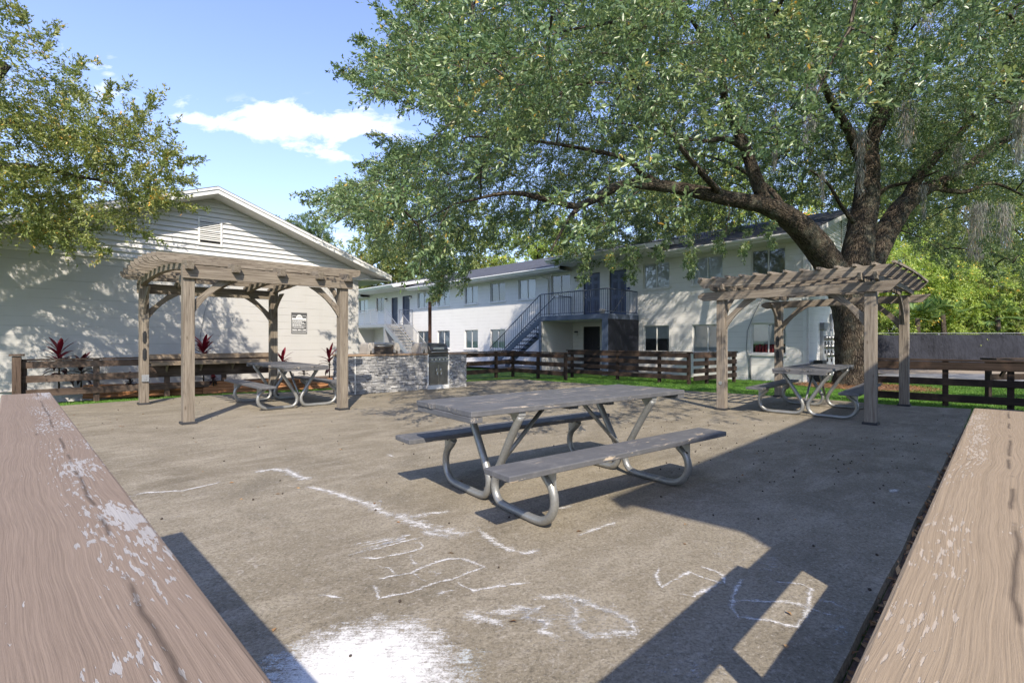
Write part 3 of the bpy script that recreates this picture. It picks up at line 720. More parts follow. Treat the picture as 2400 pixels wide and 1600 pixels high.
# ------------------------------------------------------------------ pergolas
def brace_pts(o, h, out, up, zt):
    "curved knee brace in the plane of horizontal unit h; from post (z zt-up) to beam (h*out)"
    pts = []
    def P(x, z): return o+h*x+V(0, 0, z)
    pts = [P(.0, zt-up), P(.0, zt-up+.19)]
    pts += [P(out-.19, zt), P(out, zt)]
    for k in range(1, 6):
        a = k/6; x = out*(1-a); z = zt-up*a
        bow = math.sin(math.pi*a)*.055
        pts.append(P(x-bow*.7, z+bow*.7))
    return pts
def pergola(name, o, ea, eb, La, Lb, label, kind, mat):
    a = ea.normalized(); b = eb.normalized(); up = V(0, 0, 1)
    P = lambda x, y, z: o+a*x+b*y+up*z
    t = thing(name, (o.x, o.y, 0), label, 'pergola', 'pergolas on the patio')
    zb = 2.10 if kind == 1 else 1.90
    hp = .07
    for k, (x, y) in enumerate([(0, 0), (La, 0), (0, Lb), (La, Lb)]):
        mb = MB(); mb.box(P(x-hp, y-hp, .0), up*(zb+(.16 if kind == 1 else .10)), a*2*hp, b*2*hp)
        po = obj('post', mb, mat, t, .006)
        mb = MB(); mb.box(P(x-hp-.022, y-hp-.022, 0), a*(2*hp+.044), b*(2*hp+.044), up*.035); obj('post_base', mb, 'postfoot', po, .003)
        if k == 2:
            for zz in ((.86, 1.18) if kind == 1 else (.80, 1.10)):
                mb = MB(); mb.box(P(x-.03, y-hp-.012, zz), a*.06, b*.012, up*.17); mb.box(P(x-.018, y-hp-.014, zz-.03), a*.036, b*.012, up*.23)
                mb.box(P(x-.01, y-hp-.02, zz+.03), a*.02, b*.01, up*.11); obj('cover_plate', mb, 'black', po, .003)
            if kind == 1:
                mb = MB(); mb.box(P(x-.045, y-hp-.03, .43), a*.11, b*.03, up*.13); mb.box(P(x-.02, y-hp-.035, .46), a*.05, b*.01, up*.07); obj('outlet_box', mb, 'metergrey', po, .004)
        if k == 0 and kind == 2:
            mb = MB(); mb.cyl(P(x, y-hp-.008, .47), P(x, y-hp, .47), .03, 14); obj('cover_plate', mb, 'steel', po)
    t_b = .045
    if kind == 1:
        for y, s in ((-hp-t_b, -1), (Lb+hp, 1)):
            mb = MB(); mb.box(P(-.09, y, zb), a*(La+.22), b*t_b, up*.185)
            for x in (0, La): mb.cyl(P(x-.03, y-.006, zb+.05), P(x-.03, y+.05, zb+.05), .008, 6)
            obj('beam', mb, mat, t, .005)
        def arch(y): q = (y-Lb/2)/(Lb/2+.1); return .11*(1-q*q)
        n = 14; ys = [-.25+(Lb+.50)*i/n for i in range(n+1)]
        for x in (-.02, .57, 1.21, 1.80, La+.01):
            top = [P(x-.045, y, zb+.255+arch(y)) for y in ys]; bot = [P(x-.045, y, zb+.115+arch(y)) for y in ys]
            bot[0] = P(x-.045, ys[0]+.03, zb+.12); bot[-1] = P(x-.045, ys[-1]-.03, zb+.12)
            mb = MB(); b_ = len(mb.v)
            vs = top+bot+[p+a*.09 for p in top]+[p+a*.09 for p in bot]; m_ = n+1; fs = []
            for i in range(n):
                fs += [(i, i+1, m_+i+1, m_+i), (2*m_+i+1, 2*m_+i, 3*m_+i, 3*m_+i+1), (i+1, i, 2*m_+i, 2*m_+i+1), (m_+i, m_+i+1, 3*m_+i+1, 3*m_+i)]
            fs += [(0, m_, 3*m_, 2*m_), (m_-1, 3*m_-1, 4*m_-1, 2*m_-1)]
            lc = [((p-o).dot(b)+random.random()*0+x*9, p.z, (p-o).dot(a)) for p in vs]
            mb.add(vs, fs, lc); obj('rafter', mb, mat, t, .004)
        ns = 10
        for k in range(ns):
            y = .06+(Lb-.16)*k/(ns-1); z = zb+.205+arch(y)
            x0, x1 = -.36, La+.36; hh = .14
            pr = [(x0, z+hh), (x1, z+hh), (x1, z+.07), (x1-.03, z+.03), (x1-.10, z+.004), (x1-.16, z), (x0+.16, z), (x0+.10, z+.004), (x0+.03, z+.03), (x0, z+.07)]
            mb = MB(); mb.prism([P(x, y, zz) for x, zz in pr], b*.038); obj('slat', mb, mat, t, .003)
    else:
        for y in (-hp-t_b, Lb+hp):
            x0, x1 = -.38, La+.36; z = zb
            pr = [(x0, z+.10), (x0+.09, z+.145), (x1, z+.145), (x1, z+.13), (x1-.12, z), (x0+.10, z), (x0, z+.05)]
            mb = MB(); mb.prism([P(x, y, zz) for x, zz in pr], b*t_b)
            for x in (0, La):
                for dx in (-.035, .035):
                    for dz in (.035, .105): mb.cyl(P(x+dx, y-.006, z+dz), P(x+dx, y+.05, z+dz), .008, 6)
            obj('beam', mb, mat, t, .004)
        def arch(y): q = (y-Lb/2)/(Lb/2+.2); return .03*(1-q*q)
        n = 14; ys = [-.27+(Lb+.54)*i/n for i in range(n+1)]
        for x in (-hp-.045, hp, La-hp-.045, La+hp):
            top = [P(x, y, zb+.27+arch(y)) for y in ys]; bot = [P(x, y, zb+.147+max(0, arch(y))) for y in ys]
            bot[0] = P(x, ys[0]+.04, zb+.17); bot[-1] = P(x, ys[-1]-.04, zb+.17)
            vs = top+bot+[p+a*.045 for p in top]+[p+a*.045 for p in bot]; m_ = n+1; fs = []
            for i in range(n):
                fs += [(i, i+1, m_+i+1, m_+i), (2*m_+i+1, 2*m_+i, 3*m_+i, 3*m_+i+1), (i+1, i, 2*m_+i, 2*m_+i+1), (m_+i, m_+i+1, 3*m_+i+1, 3*m_+i)]
            fs += [(0, m_, 3*m_, 2*m_), (m_-1, 3*m_-1, 4*m_-1, 2*m_-1)]
            mb = MB(); mb.add(vs, fs, [((p-o).dot(b)+x*9, p.z, (p-o).dot(a)) for p in vs]); obj('rafter', mb, mat, t, .004)
        ns = 7
        for k in range(ns):
            y = -.17+(Lb+.30)*k/(ns-1); z = zb+.215+arch(y); x0, x1 = -.36, La+.31
            pr = [(x0, z+.15), (x1, z+.15), (x1, z+.13), (x1-.11, z), (x0+.10, z), (x0, z+.11)]
            mb = MB(); mb.prism([P(x, y, zz) for x, zz in pr], b*.038); obj('slat', mb, mat, t, .003)
        for k in range(13):
            x = -.30+(La+.58)*k/12
            ys2 = [-.27+(Lb+.50)*i/10 for i in range(11)]
            mb = MB(); pts = [P(x, y, zb+.215+arch(y)+.151) for y in ys2]
            top = [p+up*.035 for p in pts]; vs = pts+top+[p+a*.038 for p in pts]+[p+a*.038 for p in top]; m_ = 11; fs = []
            for i in range(10):
                fs += [(i+1, i, m_+i, m_+i+1), (2*m_+i, 2*m_+i+1, 3*m_+i+1, 3*m_+i), (m_+i, 3*m_+i, 3*m_+i+1, m_+i+1), (i, i+1, 2*m_+i+1, 2*m_+i)]
            fs += [(0, 2*m_, 3*m_, m_), (m_-1, 2*m_-1, 4*m_-1, 3*m_-1)]
            mb.add(vs, fs, [((p-o).dot(b)+x*7, p.z, (p-o).dot(a)) for p in vs]); obj('top_strip', mb, mat, t)
    for (x, y) in [(0, 0), (La, 0), (0, Lb), (La, Lb)]:
        sx = 1 if x == 0 else -1; sy = 1 if y == 0 else -1
        mb = MB(); mb.prism(brace_pts(P(x+sx*hp, y-.02, 0), a*sx, .50, .50, zb), b*.04); obj('brace', mb, mat, t, .003)
        mb = MB(); mb.prism(brace_pts(P(x-.02, y+sy*hp, 0), b*sy, .50, .50, zb+.09), a*.04); obj('brace', mb, mat, t, .003)
    return t
pergola('pergola', V(-4.70, 7.16, 0), V(1.74, 1.46, 0), V(-2.26, 2.17, 0), 2.27, 3.13, 'arched weathered grey brown pergola standing before the gabled block building', 1, 'pergola')
pergola('pergola', V(3.66, 8.60, 0), V(1.51, -1.49, 0), V(2.07, 2.00, 0), 2.12, 2.88, 'weathered taupe pergola with pointed beam ends in front of the big oak', 2, 'pergola2')

# ------------------------------------------------------------------ fences
def fence(name, p0, p1, posts, height, rails, label, mat, capw=.14, zfun=gz, post=.09, side=None, capext=.06, group=None, cat='fence', nrail=.036):
    p0, p1 = V(*p0), V(*p1); d = unit(p1-p0); Ln = (p1-p0).length; n = V(-d.y, d.x, 0) if side is None else unit(V(*side))
    t = thing(name, (p0.x, p0.y, zfun(p0.x, p0.y)), label, cat, group)
    zt = (zfun(p0.x, p0.y)+zfun(p1.x, p1.y))/2+height
    for s in posts:
        q = p0+d*s; mb = MB(); mb.box(V(q.x, q.y, zfun(q.x, q.y)-.1)-d*post/2-n*post/2, V(0, 0, zt-.036-(zfun(q.x, q.y)-.1)), d*post, n*post); obj('post', mb, mat, t, .004)
    for (a, b) in rails:
        mb = MB(); o = V(p0.x, p0.y, zt-b)+n*(post/2+.001)
        bw = random.uniform(-.006, .006)
        mb.box(o, d*Ln+V(0, 0, bw), n*nrail, V(0, 0, b-a)); obj('rail', mb, mat, t, .003)
    if capw:
        mb = MB(); mb.box(V(p0.x, p0.y, zt-.035)-d*capext-n*(capw-post/2-nrail-.015), d*(Ln+2*capext), n*capw, V(0, 0, .036)); obj('cap_board', mb, mat, t, .003)
    return t
R3 = [(.045, .185), (.33, .47), (.61, .75)]
ad = V(.722, .692, 0)
lf0 = V(-9.77, 9.79, 0); lf1 = lf0+ad*4.80
lf = fence('wooden_fence', lf0, lf1, [.06, 1.17, 2.43, 3.6, 4.74], .93, R3, 'brown stained rail fence with a bar shelf in front of the gabled building', 'fence_left', side=(.692, -.722, 0), post=.10)
mb = MB(); mb.box(lf0+V(-.12, -.02, -.1), V(0, 0, .99), ad*.13, V(.692, -.722, 0)*.26); obj('post', mb, 'fence_left', lf, .005)
mb = MB(); mb.box(lf0+V(-.18, -.02, .90), V(.692, -.722, 0)*.33, ad*.22, V(0, 0, .036)); obj('cap_board', mb, 'fence_left', lf, .004)
# bar shelf hung on the fence
s0 = lf0+ad*2.08; nn = V(.692, -.722, 0)
mb = MB(); mb.box(s0+nn*.09+V(0, 0, .70), ad*2.66, nn*.14, V(0, 0, .036)); mb.box(s0+nn*.235+V(0, 0, .70), ad*2.66, nn*.13, V(0, 0, .036)); sh = obj('shelf', mb, 'shelf', lf, .004)
mb = MB(); mb.box(s0+nn*.368+V(0, 0, .64), ad*2.66, nn*.036, V(0, 0, .095)); obj('apron', mb, 'shelf', sh, .003)
mb = MB(); mb.box(s0+nn*.09+V(0, 0, .775), ad*2.66, nn*.036, V(0, 0, .115)); obj('back_board', mb, 'shelf', sh, .003)
mb = MB(); mb.box(s0+nn*.09+V(0, 0, .44), ad*2.66, nn*.030, V(0, 0, .20)); obj('lower_board', mb, 'fence_left', sh, .003)
for k in range(4):
    q = s0+ad*(.3+.68*k); mb = MB(); mb.prism([q+nn*.12+V(0, 0, .70), q+nn*.34+V(0, 0, .70), q+nn*.12+V(0, 0, .48)], ad*.04); obj('shelf_bracket', mb, 'shelf', sh, .002)

td = V(-.689, .725, 0)
f1 = V(1.75, 15.8, 0); fc = V(.02, 17.9, 0)
fence('wooden_fence', f1, fc, [.05, 1.35, 2.70], .90, R3, 'dark rail fence wing running from the lawn corner post back to the far patio corner', 'fence', side=(-.77, -.64, 0), group='dark fences round the lawn')
fence('wooden_fence', fc, V(-3.9, 13.2, 0), [.9, 2.5, 4.1, 5.9], .90, R3, 'dark brown rail fence running behind the stone grill island', 'fence', side=(.77, -.64, 0), group='dark fences round the lawn')
R4 = [(.04, .18), (.27, .41), (.50, .64), (.72, .86)]
c2 = V(5.4, 15.0, 0); c2e = c2+td*4.75
fence('wooden_fence', c2, c2e, [.03, 1.02, 2.6, 4.6], 1.0, R4, 'dark four-board fence below the balcony stairs, its long side facing the lawn', 'fence', side=(-.725, -.689, 0), group='dark fences round the lawn')
fence('wooden_fence', c2+V(.10, .08, 0), V(7.55, 16.75, 0), [.85, 2.0, 2.6], 1.0, R4, 'short dark four-board fence return beside the lower apartment windows', 'fence', side=(.64, -.77, 0), group='dark fences round the lawn')
rf0 = V(7.42, 10.15, 0); rdir = unit(V(.72, -.62, 0))
fence('wooden_fence', rf0, rf0+rdir*3.2, [.04, 1.12, 2.0, 3.1], .90, [(.05, .20), (.36, .49), (.66, .80)], 'dark brown three-rail fence standing on the lawn right of the right pergola', 'fence', side=(-.62, -.72, 0))
# second fence section with a bar shelf further right
q0 = V(11.15, 11.6, 0)
t = fence('wooden_fence', q0, q0+V(4.2, .6, 0), [.05, 2.1, 4.1], .98, [(.05, .2), (.36, .5)], 'dark fence with a deep bar shelf at the right edge, behind the nearer rails', 'fence', side=(.14, -.99, 0))
mb = MB(); mb.box(q0+V(-.25, -.5, .76), V(4.2, .6, 0), V(.05, .45, 0), V(0, 0, .04)); sh = obj('shelf', mb, 'fence', t, .004)
for s in (.3, 2.2):
    mb = MB(); q = q0+V(s, .1, 0); mb.beam(q+V(0, -.12, .30), q+V(0, -.42, .74), .07, .05); obj('shelf_bracket', mb, 'fence', sh, .002)

# ------------------------------------------------------------------ walls with openings
def wall(mb, o, d, n, L0, L1, zf, ops, depth=.11, z0=-.3, mode='flat'):
    """front faces of a wall: point = o+d*s, z; n = outward normal; ops = (s0,s1,z0,z1); zf = top height"""
    ss = sorted(set([L0, L1]+[x for p in ops for x in p[:2]])); zs = sorted(set([z0, zf]+[x for p in ops for x in p[2:]]))
    def P(s, z, w=0): return V(o.x+d.x*s+n.x*w, o.y+d.y*s+n.y*w, z)
    flip = (d.cross(V(0, 0, 1))).dot(n) < 0
    def Q(a, b, c, e, l): 
        pts = [a, b, c, e]
        if flip: pts = pts[::-1]; l = l[::-1]
        mb.add(pts, [(0, 1, 2, 3)], l)
    for i in range(len(ss)-1):
        for j in range(len(zs)-1):
            sm, zm = (ss[i]+ss[i+1])/2, (zs[j]+zs[j+1])/2
            if any(p[0] < sm < p[1] and p[2] < zm < p[3] for p in ops): continue
            a, b, c, e = ss[i], ss[i+1], zs[j], zs[j+1]
            Q(P(a, c), P(b, c), P(b, e), P(a, e), [(a, c, 0), (b, c, 0), (b, e, 0), (a, e, 0)])
    for (a, b, c, e) in ops:
        for (p, q) in (((a, c), (a, e)), ((a, e), (b, e)), ((b, e), (b, c)), ((b, c), (a, c))):
            mb.add([P(*p), P(*q), P(*q, -depth), P(*p, -depth)], [(0, 1, 2, 3)], [(p[0], p[1], 0), (q[0], q[1], 0), (q[0]+.1, q[1], 0), (p[0]+.1, p[1], 0)])

# left gabled building --------------------------------------------------------
Lo = V(-7.91, 13.02, 0); es = V(.722, .692, 0); en = V(.692, -.722, 0); eb = -en
def LW(u, v, w=0.0):
    m_ = (u-CU)/F; s = (m_*(Lo.y+en.y*w)-(Lo.x+en.x*w))/(es.x-m_*es.y); Y = Lo.y+en.y*w+es.y*s
    return s, H+(CV-v)*Y/F
def LP(s, z, w=0): return Lo+es*s+en*w+V(0, 0, z)
bl = thing('gabled_building', (Lo.x, Lo.y, 0), 'one-storey painted block building with white lap siding gable behind the left pergola', 'building')
SH = 4.12; ZS = 3.18
mb = MB(); wall(mb, Lo, es, en, -SH, SH, ZS, [], z0=-.3)
for s_, sg in ((SH, 1), (-SH, -1)):
    wall(mb, LP(s_, 0), eb, es*sg, 0, 16, ZS+.05, [], z0=-.3)
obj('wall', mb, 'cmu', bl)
# siding courses as real overlapping laps
ctop = 4.92; slope = (5.11-3.29)/4.95
mb = MB(); z = ZS; k = 0
def zroof(s): return 4.93-abs(s)*slope
while z < ctop:
    z1 = z+.127
    h = max(.02, min(SH+.02, (zroof(0)-z)/slope)); h1 = max(.0, min(SH+.02, (zroof(0)-z1)/slope))
    b0, t0 = .055, .004
    vs = [LP(-h, z, b0), LP(h, z, b0), LP(h1, z1, t0), LP(-h1, z1, t0), LP(-h, z, .004), LP(h, z, .004)]
    mb.add(vs, [(0, 1, 2, 3), (4, 5, 1, 0)], [(0, 0, 0)]*6); z = z1
obj('siding', mb, 'siding', bl)
mb = MB(); mb.box(LP(-SH-.02, ZS-.055, .0), es*(2*SH+.04), en*.045, V(0, 0, .05)); obj('trim', mb, 'soffit', bl)
# roof with rake overhang
ov = .62; ztop = 5.11; Lr = 4.95
for sg in (-1, 1):
    mb = MB()
    A0, A1 = LP(0, ztop, ov), LP(sg*Lr, ztop-slope*Lr, ov); back = eb*17.2
    vs = [A0, A1, A1+back, A0+back]; mb.prism(vs, V(0, 0, .025)); ro = obj('roof', mb, 'shingle', bl)
    mb = MB(); dz = V(0, 0, -.001); mb.prism([A0+dz, A1+dz, A1+V(0, 0, -.165), A0+V(0, 0, -.165)], eb*.03)
    mb.prism([A0+V(0, 0, -.001)+en*.022, A1+V(0, 0, -.001)+en*.022, A1+V(0, 0, -.06)+en*.022, A0+V(0, 0, -.06)+en*.022], eb*.021)
    obj('rake_board', mb, 'trim', ro)
    mb = MB(); s0, s1 = LP(0, ztop-.175, ov-.03), LP(sg*Lr, ztop-slope*Lr-.175, ov-.03); mb.prism([s0, s1, s1+eb*(ov-.03), s0+eb*(ov-.03)], V(0, 0, .01)); obj('soffit', mb, 'soffit', ro)
    mb = MB(); mb.box(LP(sg*Lr, ztop-slope*Lr-.17, ov-.03), eb*16.5, es*sg*.03, V(0, 0, .17)); 
    mb.box(LP(sg*(SH-.0), ztop-slope*Lr-.18, ov-.04), eb*16.5, es*sg*(Lr-SH), V(0, 0, .012)); obj('eave_board', mb, 'trim', ro)
for sg in (-1, 1):
    mb = MB(); mb.prism([LP(sg*SH, 3.115, .0), LP(sg*(Lr-.04), 3.115, .0), LP(sg*(Lr-.04), ztop-slope*Lr-.0, .0), LP(sg*SH, ztop-slope*SH-.01, .0)], eb*.03); obj('eave_return', mb, 'siding', bl)
# gable vent
s0, zt_ = LW(463, 507); s1, _ = LW(520, 519); _, zb_ = LW(463, 574)
ve = MB(); f_ = .045
for (a, b, c, d_) in ((s0, s1, zt_-f_, zt_), (s0, s1, zb_, zb_+f_*1.6), (s0, s0+f_, zb_+f_*1.6, zt_-f_), (s1-f_, s1, zb_+f_*1.6, zt_-f_)): ve.box(LP(a, c, .03), es*(b-a), en*.035, V(0, 0, d_-c))
vent = obj('vent', ve, 'trim', bl, .003)
mb = MB(); mb.box(LP(s0+f_, zb_+f_*1.6, .031), es*(s1-s0-2*f_), en*.004, V(0, 0, zt_-zb_-f_*2.6)); obj('vent_opening', mb, 'darkroom', vent)
mb = MB(); nsl = 11
for k in range(nsl):
    z = zb_+f_*1.6+.09+(zt_-zb_-f_*2.6-.1)*k/nsl; mb.prism([LP(s0+f_, z, .036), LP(s0+f_, z+.012, .036), LP(s0+f_, z-.02+.012, .064), LP(s0+f_, z-.022, .064)], es*(s1-s0-2*f_))
obj('louver', mb, 'trim', vent)
# buttress at the right corner, vent pipe on roof
mb = MB(); mb.prism([LP(SH, -.2, -.02), LP(SH, 1.55, -.02), LP(SH+.75, .35, -.02), LP(SH+.75, -.2, -.02)], eb*.22); obj('buttress', mb, 'cmu', bl)
mb = MB(); q = LP(-2.55, 3.9, -1.8); mb.cyl(q, q+V(0, 0, 1.5), .05, 12); obj('vent_pipe', mb, 'counter', bl)
# rules sign
a, z1 = LW(682.5, 732); b, _ = LW(719, 733); _, z0 = LW(682.5, 781)
sg_ = thing('rules_sign', tuple(LP(a, z0, .0)), 'grey and white rules sign with a half-round emblem on the block wall', 'sign')
mb = MB(); mb.box(LP(a, z0, .004), es*(b-a), en*.012, V(0, 0, z1-z0)); obj('panel', mb, 'signgrey', sg_, .002)
Ws, Hs = b-a, z1-z0; mb = MB()
def sbar(x0, x1, y0, y1, w=.018): mb.box(LP(a+Ws*x0, z0+Hs*y0, .0165), es*Ws*(x1-x0), en*(w-.0165), V(0, 0, Hs*(y1-y0)))
sbar(.06, .94, .655, .735); sbar(.04, .055, .05, .84); sbar(.945, .96, .05, .84); sbar(.055, .945, .03, .045)
sbar(.06, .30, .845, .86); sbar(.70, .94, .845, .86)
obj('border', mb, 'signwhite', sg_)
mb = MB(); pts = [LP(a+Ws*(.5+.205*math.cos(th)), z0+Hs*.735+Ws*.205*math.sin(th)*1.12, .0165) for th in [math.pi*i/20 for i in range(21)]]
mb.prism(pts, en*.002); em = obj('emblem', mb, 'signwhite', sg_)
mb = MB()
for r0 in (.10, .13): 
    for i in range(12):
        th = math.pi*(i+.2)/12; p = LP(a+Ws*(.5+r0*math.cos(th)), z0+Hs*.745+Ws*r0*math.sin(th), .0187); mb.box(p, es*Ws*.02, en*.001, V(0, 0, Ws*.03))
mb.box(LP(a+Ws*.36, z0+Hs*.775, .0187), es*Ws*.28, en*.001, V(0, 0, Hs*.035)); obj('emblem_mark', mb, 'signlight', em)
mb = MB()
rows = [(.60, .06, .96), (.55, .06, .70), (.50, .06, .82), (.435, .06, .93), (.385, .06, .64), (.33, .06, .90), (.265, .1, .86)]
for y, x0, x1 in rows:
    x = x0+.02
    while x < x1-.04: wd = random.uniform(.05, .13); sbar(x, min(x+wd, x1), y, y+.028); x += wd+.018
for (x0, x1) in ((.08, .35), (.40, .60), (.65, .70), (.75, .93)): sbar(x0, x1, .15, .195)
x = .1
while x < .9: wd = random.uniform(.04, .1); sbar(x, x+wd, .085, .105); x += wd+.018
obj('lettering', mb, 'signwhite', sg_)
# pull cord / cable on the wall
mb = MB(); c_ = [LP(*LW(u, v), .03) for u, v in ((488, 700), (478, 735), (470, 775), (466, 825))]; mb.tube(c_, .006, 6); tag(obj('wall_cable', mb, 'metergrey', None, base=tuple(c_[-1])), 'thin grey cable hanging down the shaded block wall beside the red plant', 'cable')

# apartment building -----------------------------------------------------------
Ao = V(10.06, 16.8, 0); et = V(-.689, .725, 0); an = V(-.725, -.689, 0); ab = -an
def AS(u, w=0.0):
    m_ = (u-CU)/F; return ((Ao.x+an.x*w)-m_*(Ao.y+an.y*w))/(m_*et.y-et.x)
def AW(u, v, w=0.0):
    t_ = AS(u, w); Y = Ao.y+an.y*w+et.y*t_; return t_, H+(CV-v)*Y/F
def AP(t_, z, w=0): return Ao+et*t_+an*w+V(0, 0, z)
ap = thing('apartment_building', (Ao.x, Ao.y, -.2), 'long two-storey pale apartment building with blue doors and white-framed windows behind the lawn', 'building')
wins = []   # (u0,u1,vtop,vbot,kind)
UPZ = (3.42, 4.50); LOZ = (.72, 1.83)
for (u0, u1, k) in [(1760, 1841, 'dark'), (1622, 1694, 'half'), (1507, 1569, 'pale'), (1291, 1336, 'dim'), (1215, 1255, 'half'), (1149, 1184, 'curtain'), (1089, 1120, 'pale'), (1025, 1054, 'shade'), (978, 1005, 'pale'), (881, 900, 'dim'), (841, 862, 'half')]:
    wins.append((AS(u1), AS(u0), *UPZ, k))
for (u0, u1, k) in [(1760, 1842, 'red'), (1622, 1694, 'half'), (1508, 1568, 'darkhalf'), (1149, 1184, 'pale'), (1089, 1120, 'door'), (1025, 1054, 'door'), (978, 1004, 'pale')]:
    z0_, z1_ = (LOZ if k != 'door' else (.70, 1.83)); wins.append((AS(u1), AS(u0), z0_, z1_, k))
DZ = 2.30
doors = [(AS(1406), AS(1367), DZ, 4.39, 'doorblue', -1), (AS(1468), AS(1428), DZ, 4.39, 'doorblue', 1), (AS(1406), AS(1367), -.2, 1.86, 'doorblack', 1), (AS(932), AS(917.5), DZ, 4.36, 'navy', 1), (AS(960), AS(943), DZ, 4.39, 'navy', -1)]
ops = [w_[:4] for w_ in wins]+[d_[:4] for d_ in doors]
TL = 44.0; ZE = 4.86
mb = MB(); wall(mb, Ao, et, an, 0, TL, ZE, ops, .13, z0=-.6)
WD = 9.5
wall(mb, Ao, ab, -et, 0, WD, 4.70, [], z0=-.6)
wall(mb, AP(TL, 0), ab, et, 0, WD, ZE, [], z0=-.6); wall(mb, AP(0, 0, -WD), et, ab, 0, TL, ZE, [], z0=-.6)
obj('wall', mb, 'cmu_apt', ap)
mb = MB(); asl = (6.5-4.86)/4.75; z = 4.70
def ag(z): return min(4.75, max(.0, (6.42-z)/asl))
while z < 6.40:
    z1 = z+.15; h, h1 = ag(z), ag(z1)
    q = lambda s, zz, w: Ao+ab*(4.75+s)-et*w+V(0, 0, zz)
    mb.add([q(-h, z, .035), q(h, z, .035), q(h1, z1, .008), q(-h1, z1, .008), q(-h, z, 0), q(h, z, 0)], [(1, 0, 3, 2), (5, 4, 0, 1)], [(0, 0, 0)]*6); z = z1
obj('siding', mb, 'siding', ap)
# gable vent on the end wall
q = lambda s, zz, w: Ao+ab*s-et*w+V(0, 0, zz)
mb = MB(); mb.box(q(4.2, 4.95, .04), ab*.75, -et*.03, V(0, 0, 1.05)); vent = obj('vent', mb, 'trim', ap)
mb = MB()
for k in range(12): mb.box(q(4.27, 5.02+k*.078, .07), ab*.61, -et*.012, V(0, 0, .035))
obj('louver', mb, 'metergrey', vent)
for k, w_ in enumerate(wins):
    t0, t1, z0, z1, kd = w_; dp = -.075
    fr = MB(); fw = .045
    for (a, b, c, d_) in ((t0, t1, z1-fw, z1), (t0, t1, z0, z0+fw), (t0, t0+fw, z0+fw, z1-fw), (t1-fw, t1, z0+fw, z1-fw), ((t0+t1)/2-fw/2, (t0+t1)/2+fw/2, z0+fw, z1-fw)):
        fr.box(AP(a, c, dp-.03), et*(b-a), an*.035, V(0, 0, d_-c))
    wo = obj('window', fr, 'frame', ap)
    mid = (t0+t1)/2
    for (a, b) in ((t0+fw, mid-fw/2), (mid+fw/2, t1-fw)):
        mb = MB(); mb.quad(AP(a, z0+fw, dp-.02), AP(a, z1-fw, dp-.02), AP(b, z1-fw, dp-.02), AP(b, z0+fw, dp-.02)); obj('pane', mb, 'glass', wo)
    # left half in the picture is larger t
    def back(a, b, c, e, mat, nm='blind', w=-.14):
        mb = MB(); mb.box(AP(a, c, w), et*(b-a), an*.01, V(0, 0, e-c)); obj(nm, mb, mat, wo)
    if kd in ('pale',): back(t0, t1, z0, z1, 'blind')
    elif kd == 'shade': back(t0, t1, z0, z1, 'shade_white')
    elif kd in ('half', 'door'): back(mid, t1, z0, z1, 'blind'); back(t0, mid, z0, z1, 'shade_white', 'board')
    elif kd == 'darkhalf': back(t0, t1, (z0+z1)/2, z1, 'blind'); back(t0, t1, z0, (z0+z1)/2, 'darkroom', 'room')
    elif kd == 'curtain': back(t0, t1, z0, z1, 'curtain', 'curtain')
    elif kd == 'red':
        back(t0, t1, z0+.35, z1, 'blind'); back(t0, t1, z0, z0+.35, 'darkroom', 'room', -.16)
        mb = MB()
        for j in range(6): mb.cyl(AP(t1-.15-j*.11, z0+.02, -.12), AP(t1-.17-j*.11, z0+.30+.04*(j % 2), -.12), .05, 8)
        obj('red_curtain', mb, 'redcloth', wo)
    elif kd == 'dark':
        back(t0, t1, z0, z1, 'darkroom', 'room', -.20); mb = MB()
        for j in range(34): mb.box(AP(t0+.04, z0+.06+j*(z1-z0-.1)/34, -.13), et*(t1-t0-.08), an*.018+V(0, 0, -.008), V(0, 0, .003))
        obj('blind_slats', mb, 'blind', wo)
    else: back(t0, t1, z0, z1, 'darkroom', 'room', -.18)
    mb = MB(); mb.box(AP(t0-.04, z0-.075, -.10), et*(t1-t0+.08), an*.155, V(0, 0, .07)); obj('sill', mb, 'cmu_apt', wo)
def panel_door(t0, t1, z0, z1, mat, knob):
    mb = MB(); fw = .04
    for (a, b, c, d_) in ((t0, t1, z1-fw, z1), (t0, t0+fw, z0, z1-fw), (t1-fw, t1, z0, z1-fw)): mb.box(AP(a, c, -.115), et*(b-a), an*.06, V(0, 0, d_-c))
    do = obj('door_frame', mb, 'navy' if mat != 'doorblack' else 'doorblack', ap)
    mb = MB(); mb.box(AP(t0+fw, z0, -.12), et*(t1-t0-2*fw), an*.035, V(0, 0, z1-z0-fw)); d = obj('door', mb, mat, ap, .002)
    wd = t1-t0-2*fw; ht = z1-z0-fw; mb = MB()
    for cx in (.28, .72):
        for (y0, y1) in ((.82, .93), (.46, .78), (.08, .40)):
            x0, x1 = t0+fw+wd*(cx-.15), t0+fw+wd*(cx+.15); a, b = z0+ht*y0, z0+ht*y1; th = .014
            for (p, q_, r_, s_) in ((x0, x1, a, a+th), (x0, x1, b-th, b), (x0, x0+th, a+th, b-th), (x1-th, x1, a+th, b-th)): mb.box(AP(p, r_, -.085), et*(q_-p), an*.008, V(0, 0, s_-r_))
            mb.box(AP(x0+.04, a+.04, -.085), et*(x1-x0-.08), an*.006, V(0, 0, b-a-.08))
    obj('door_panel', mb, mat if mat != 'doorblue' else 'navy', d)
    kt = t0+.12 if knob > 0 else t1-.12; mb = MB(); mb.ball(AP(kt, z0+.92, -.045), .032, 8); mb.ball(AP(kt, z0+1.08, -.06), .026, 8); obj('door_handle', mb, 'chrome', d)
for d_ in doors: panel_door(*d_)
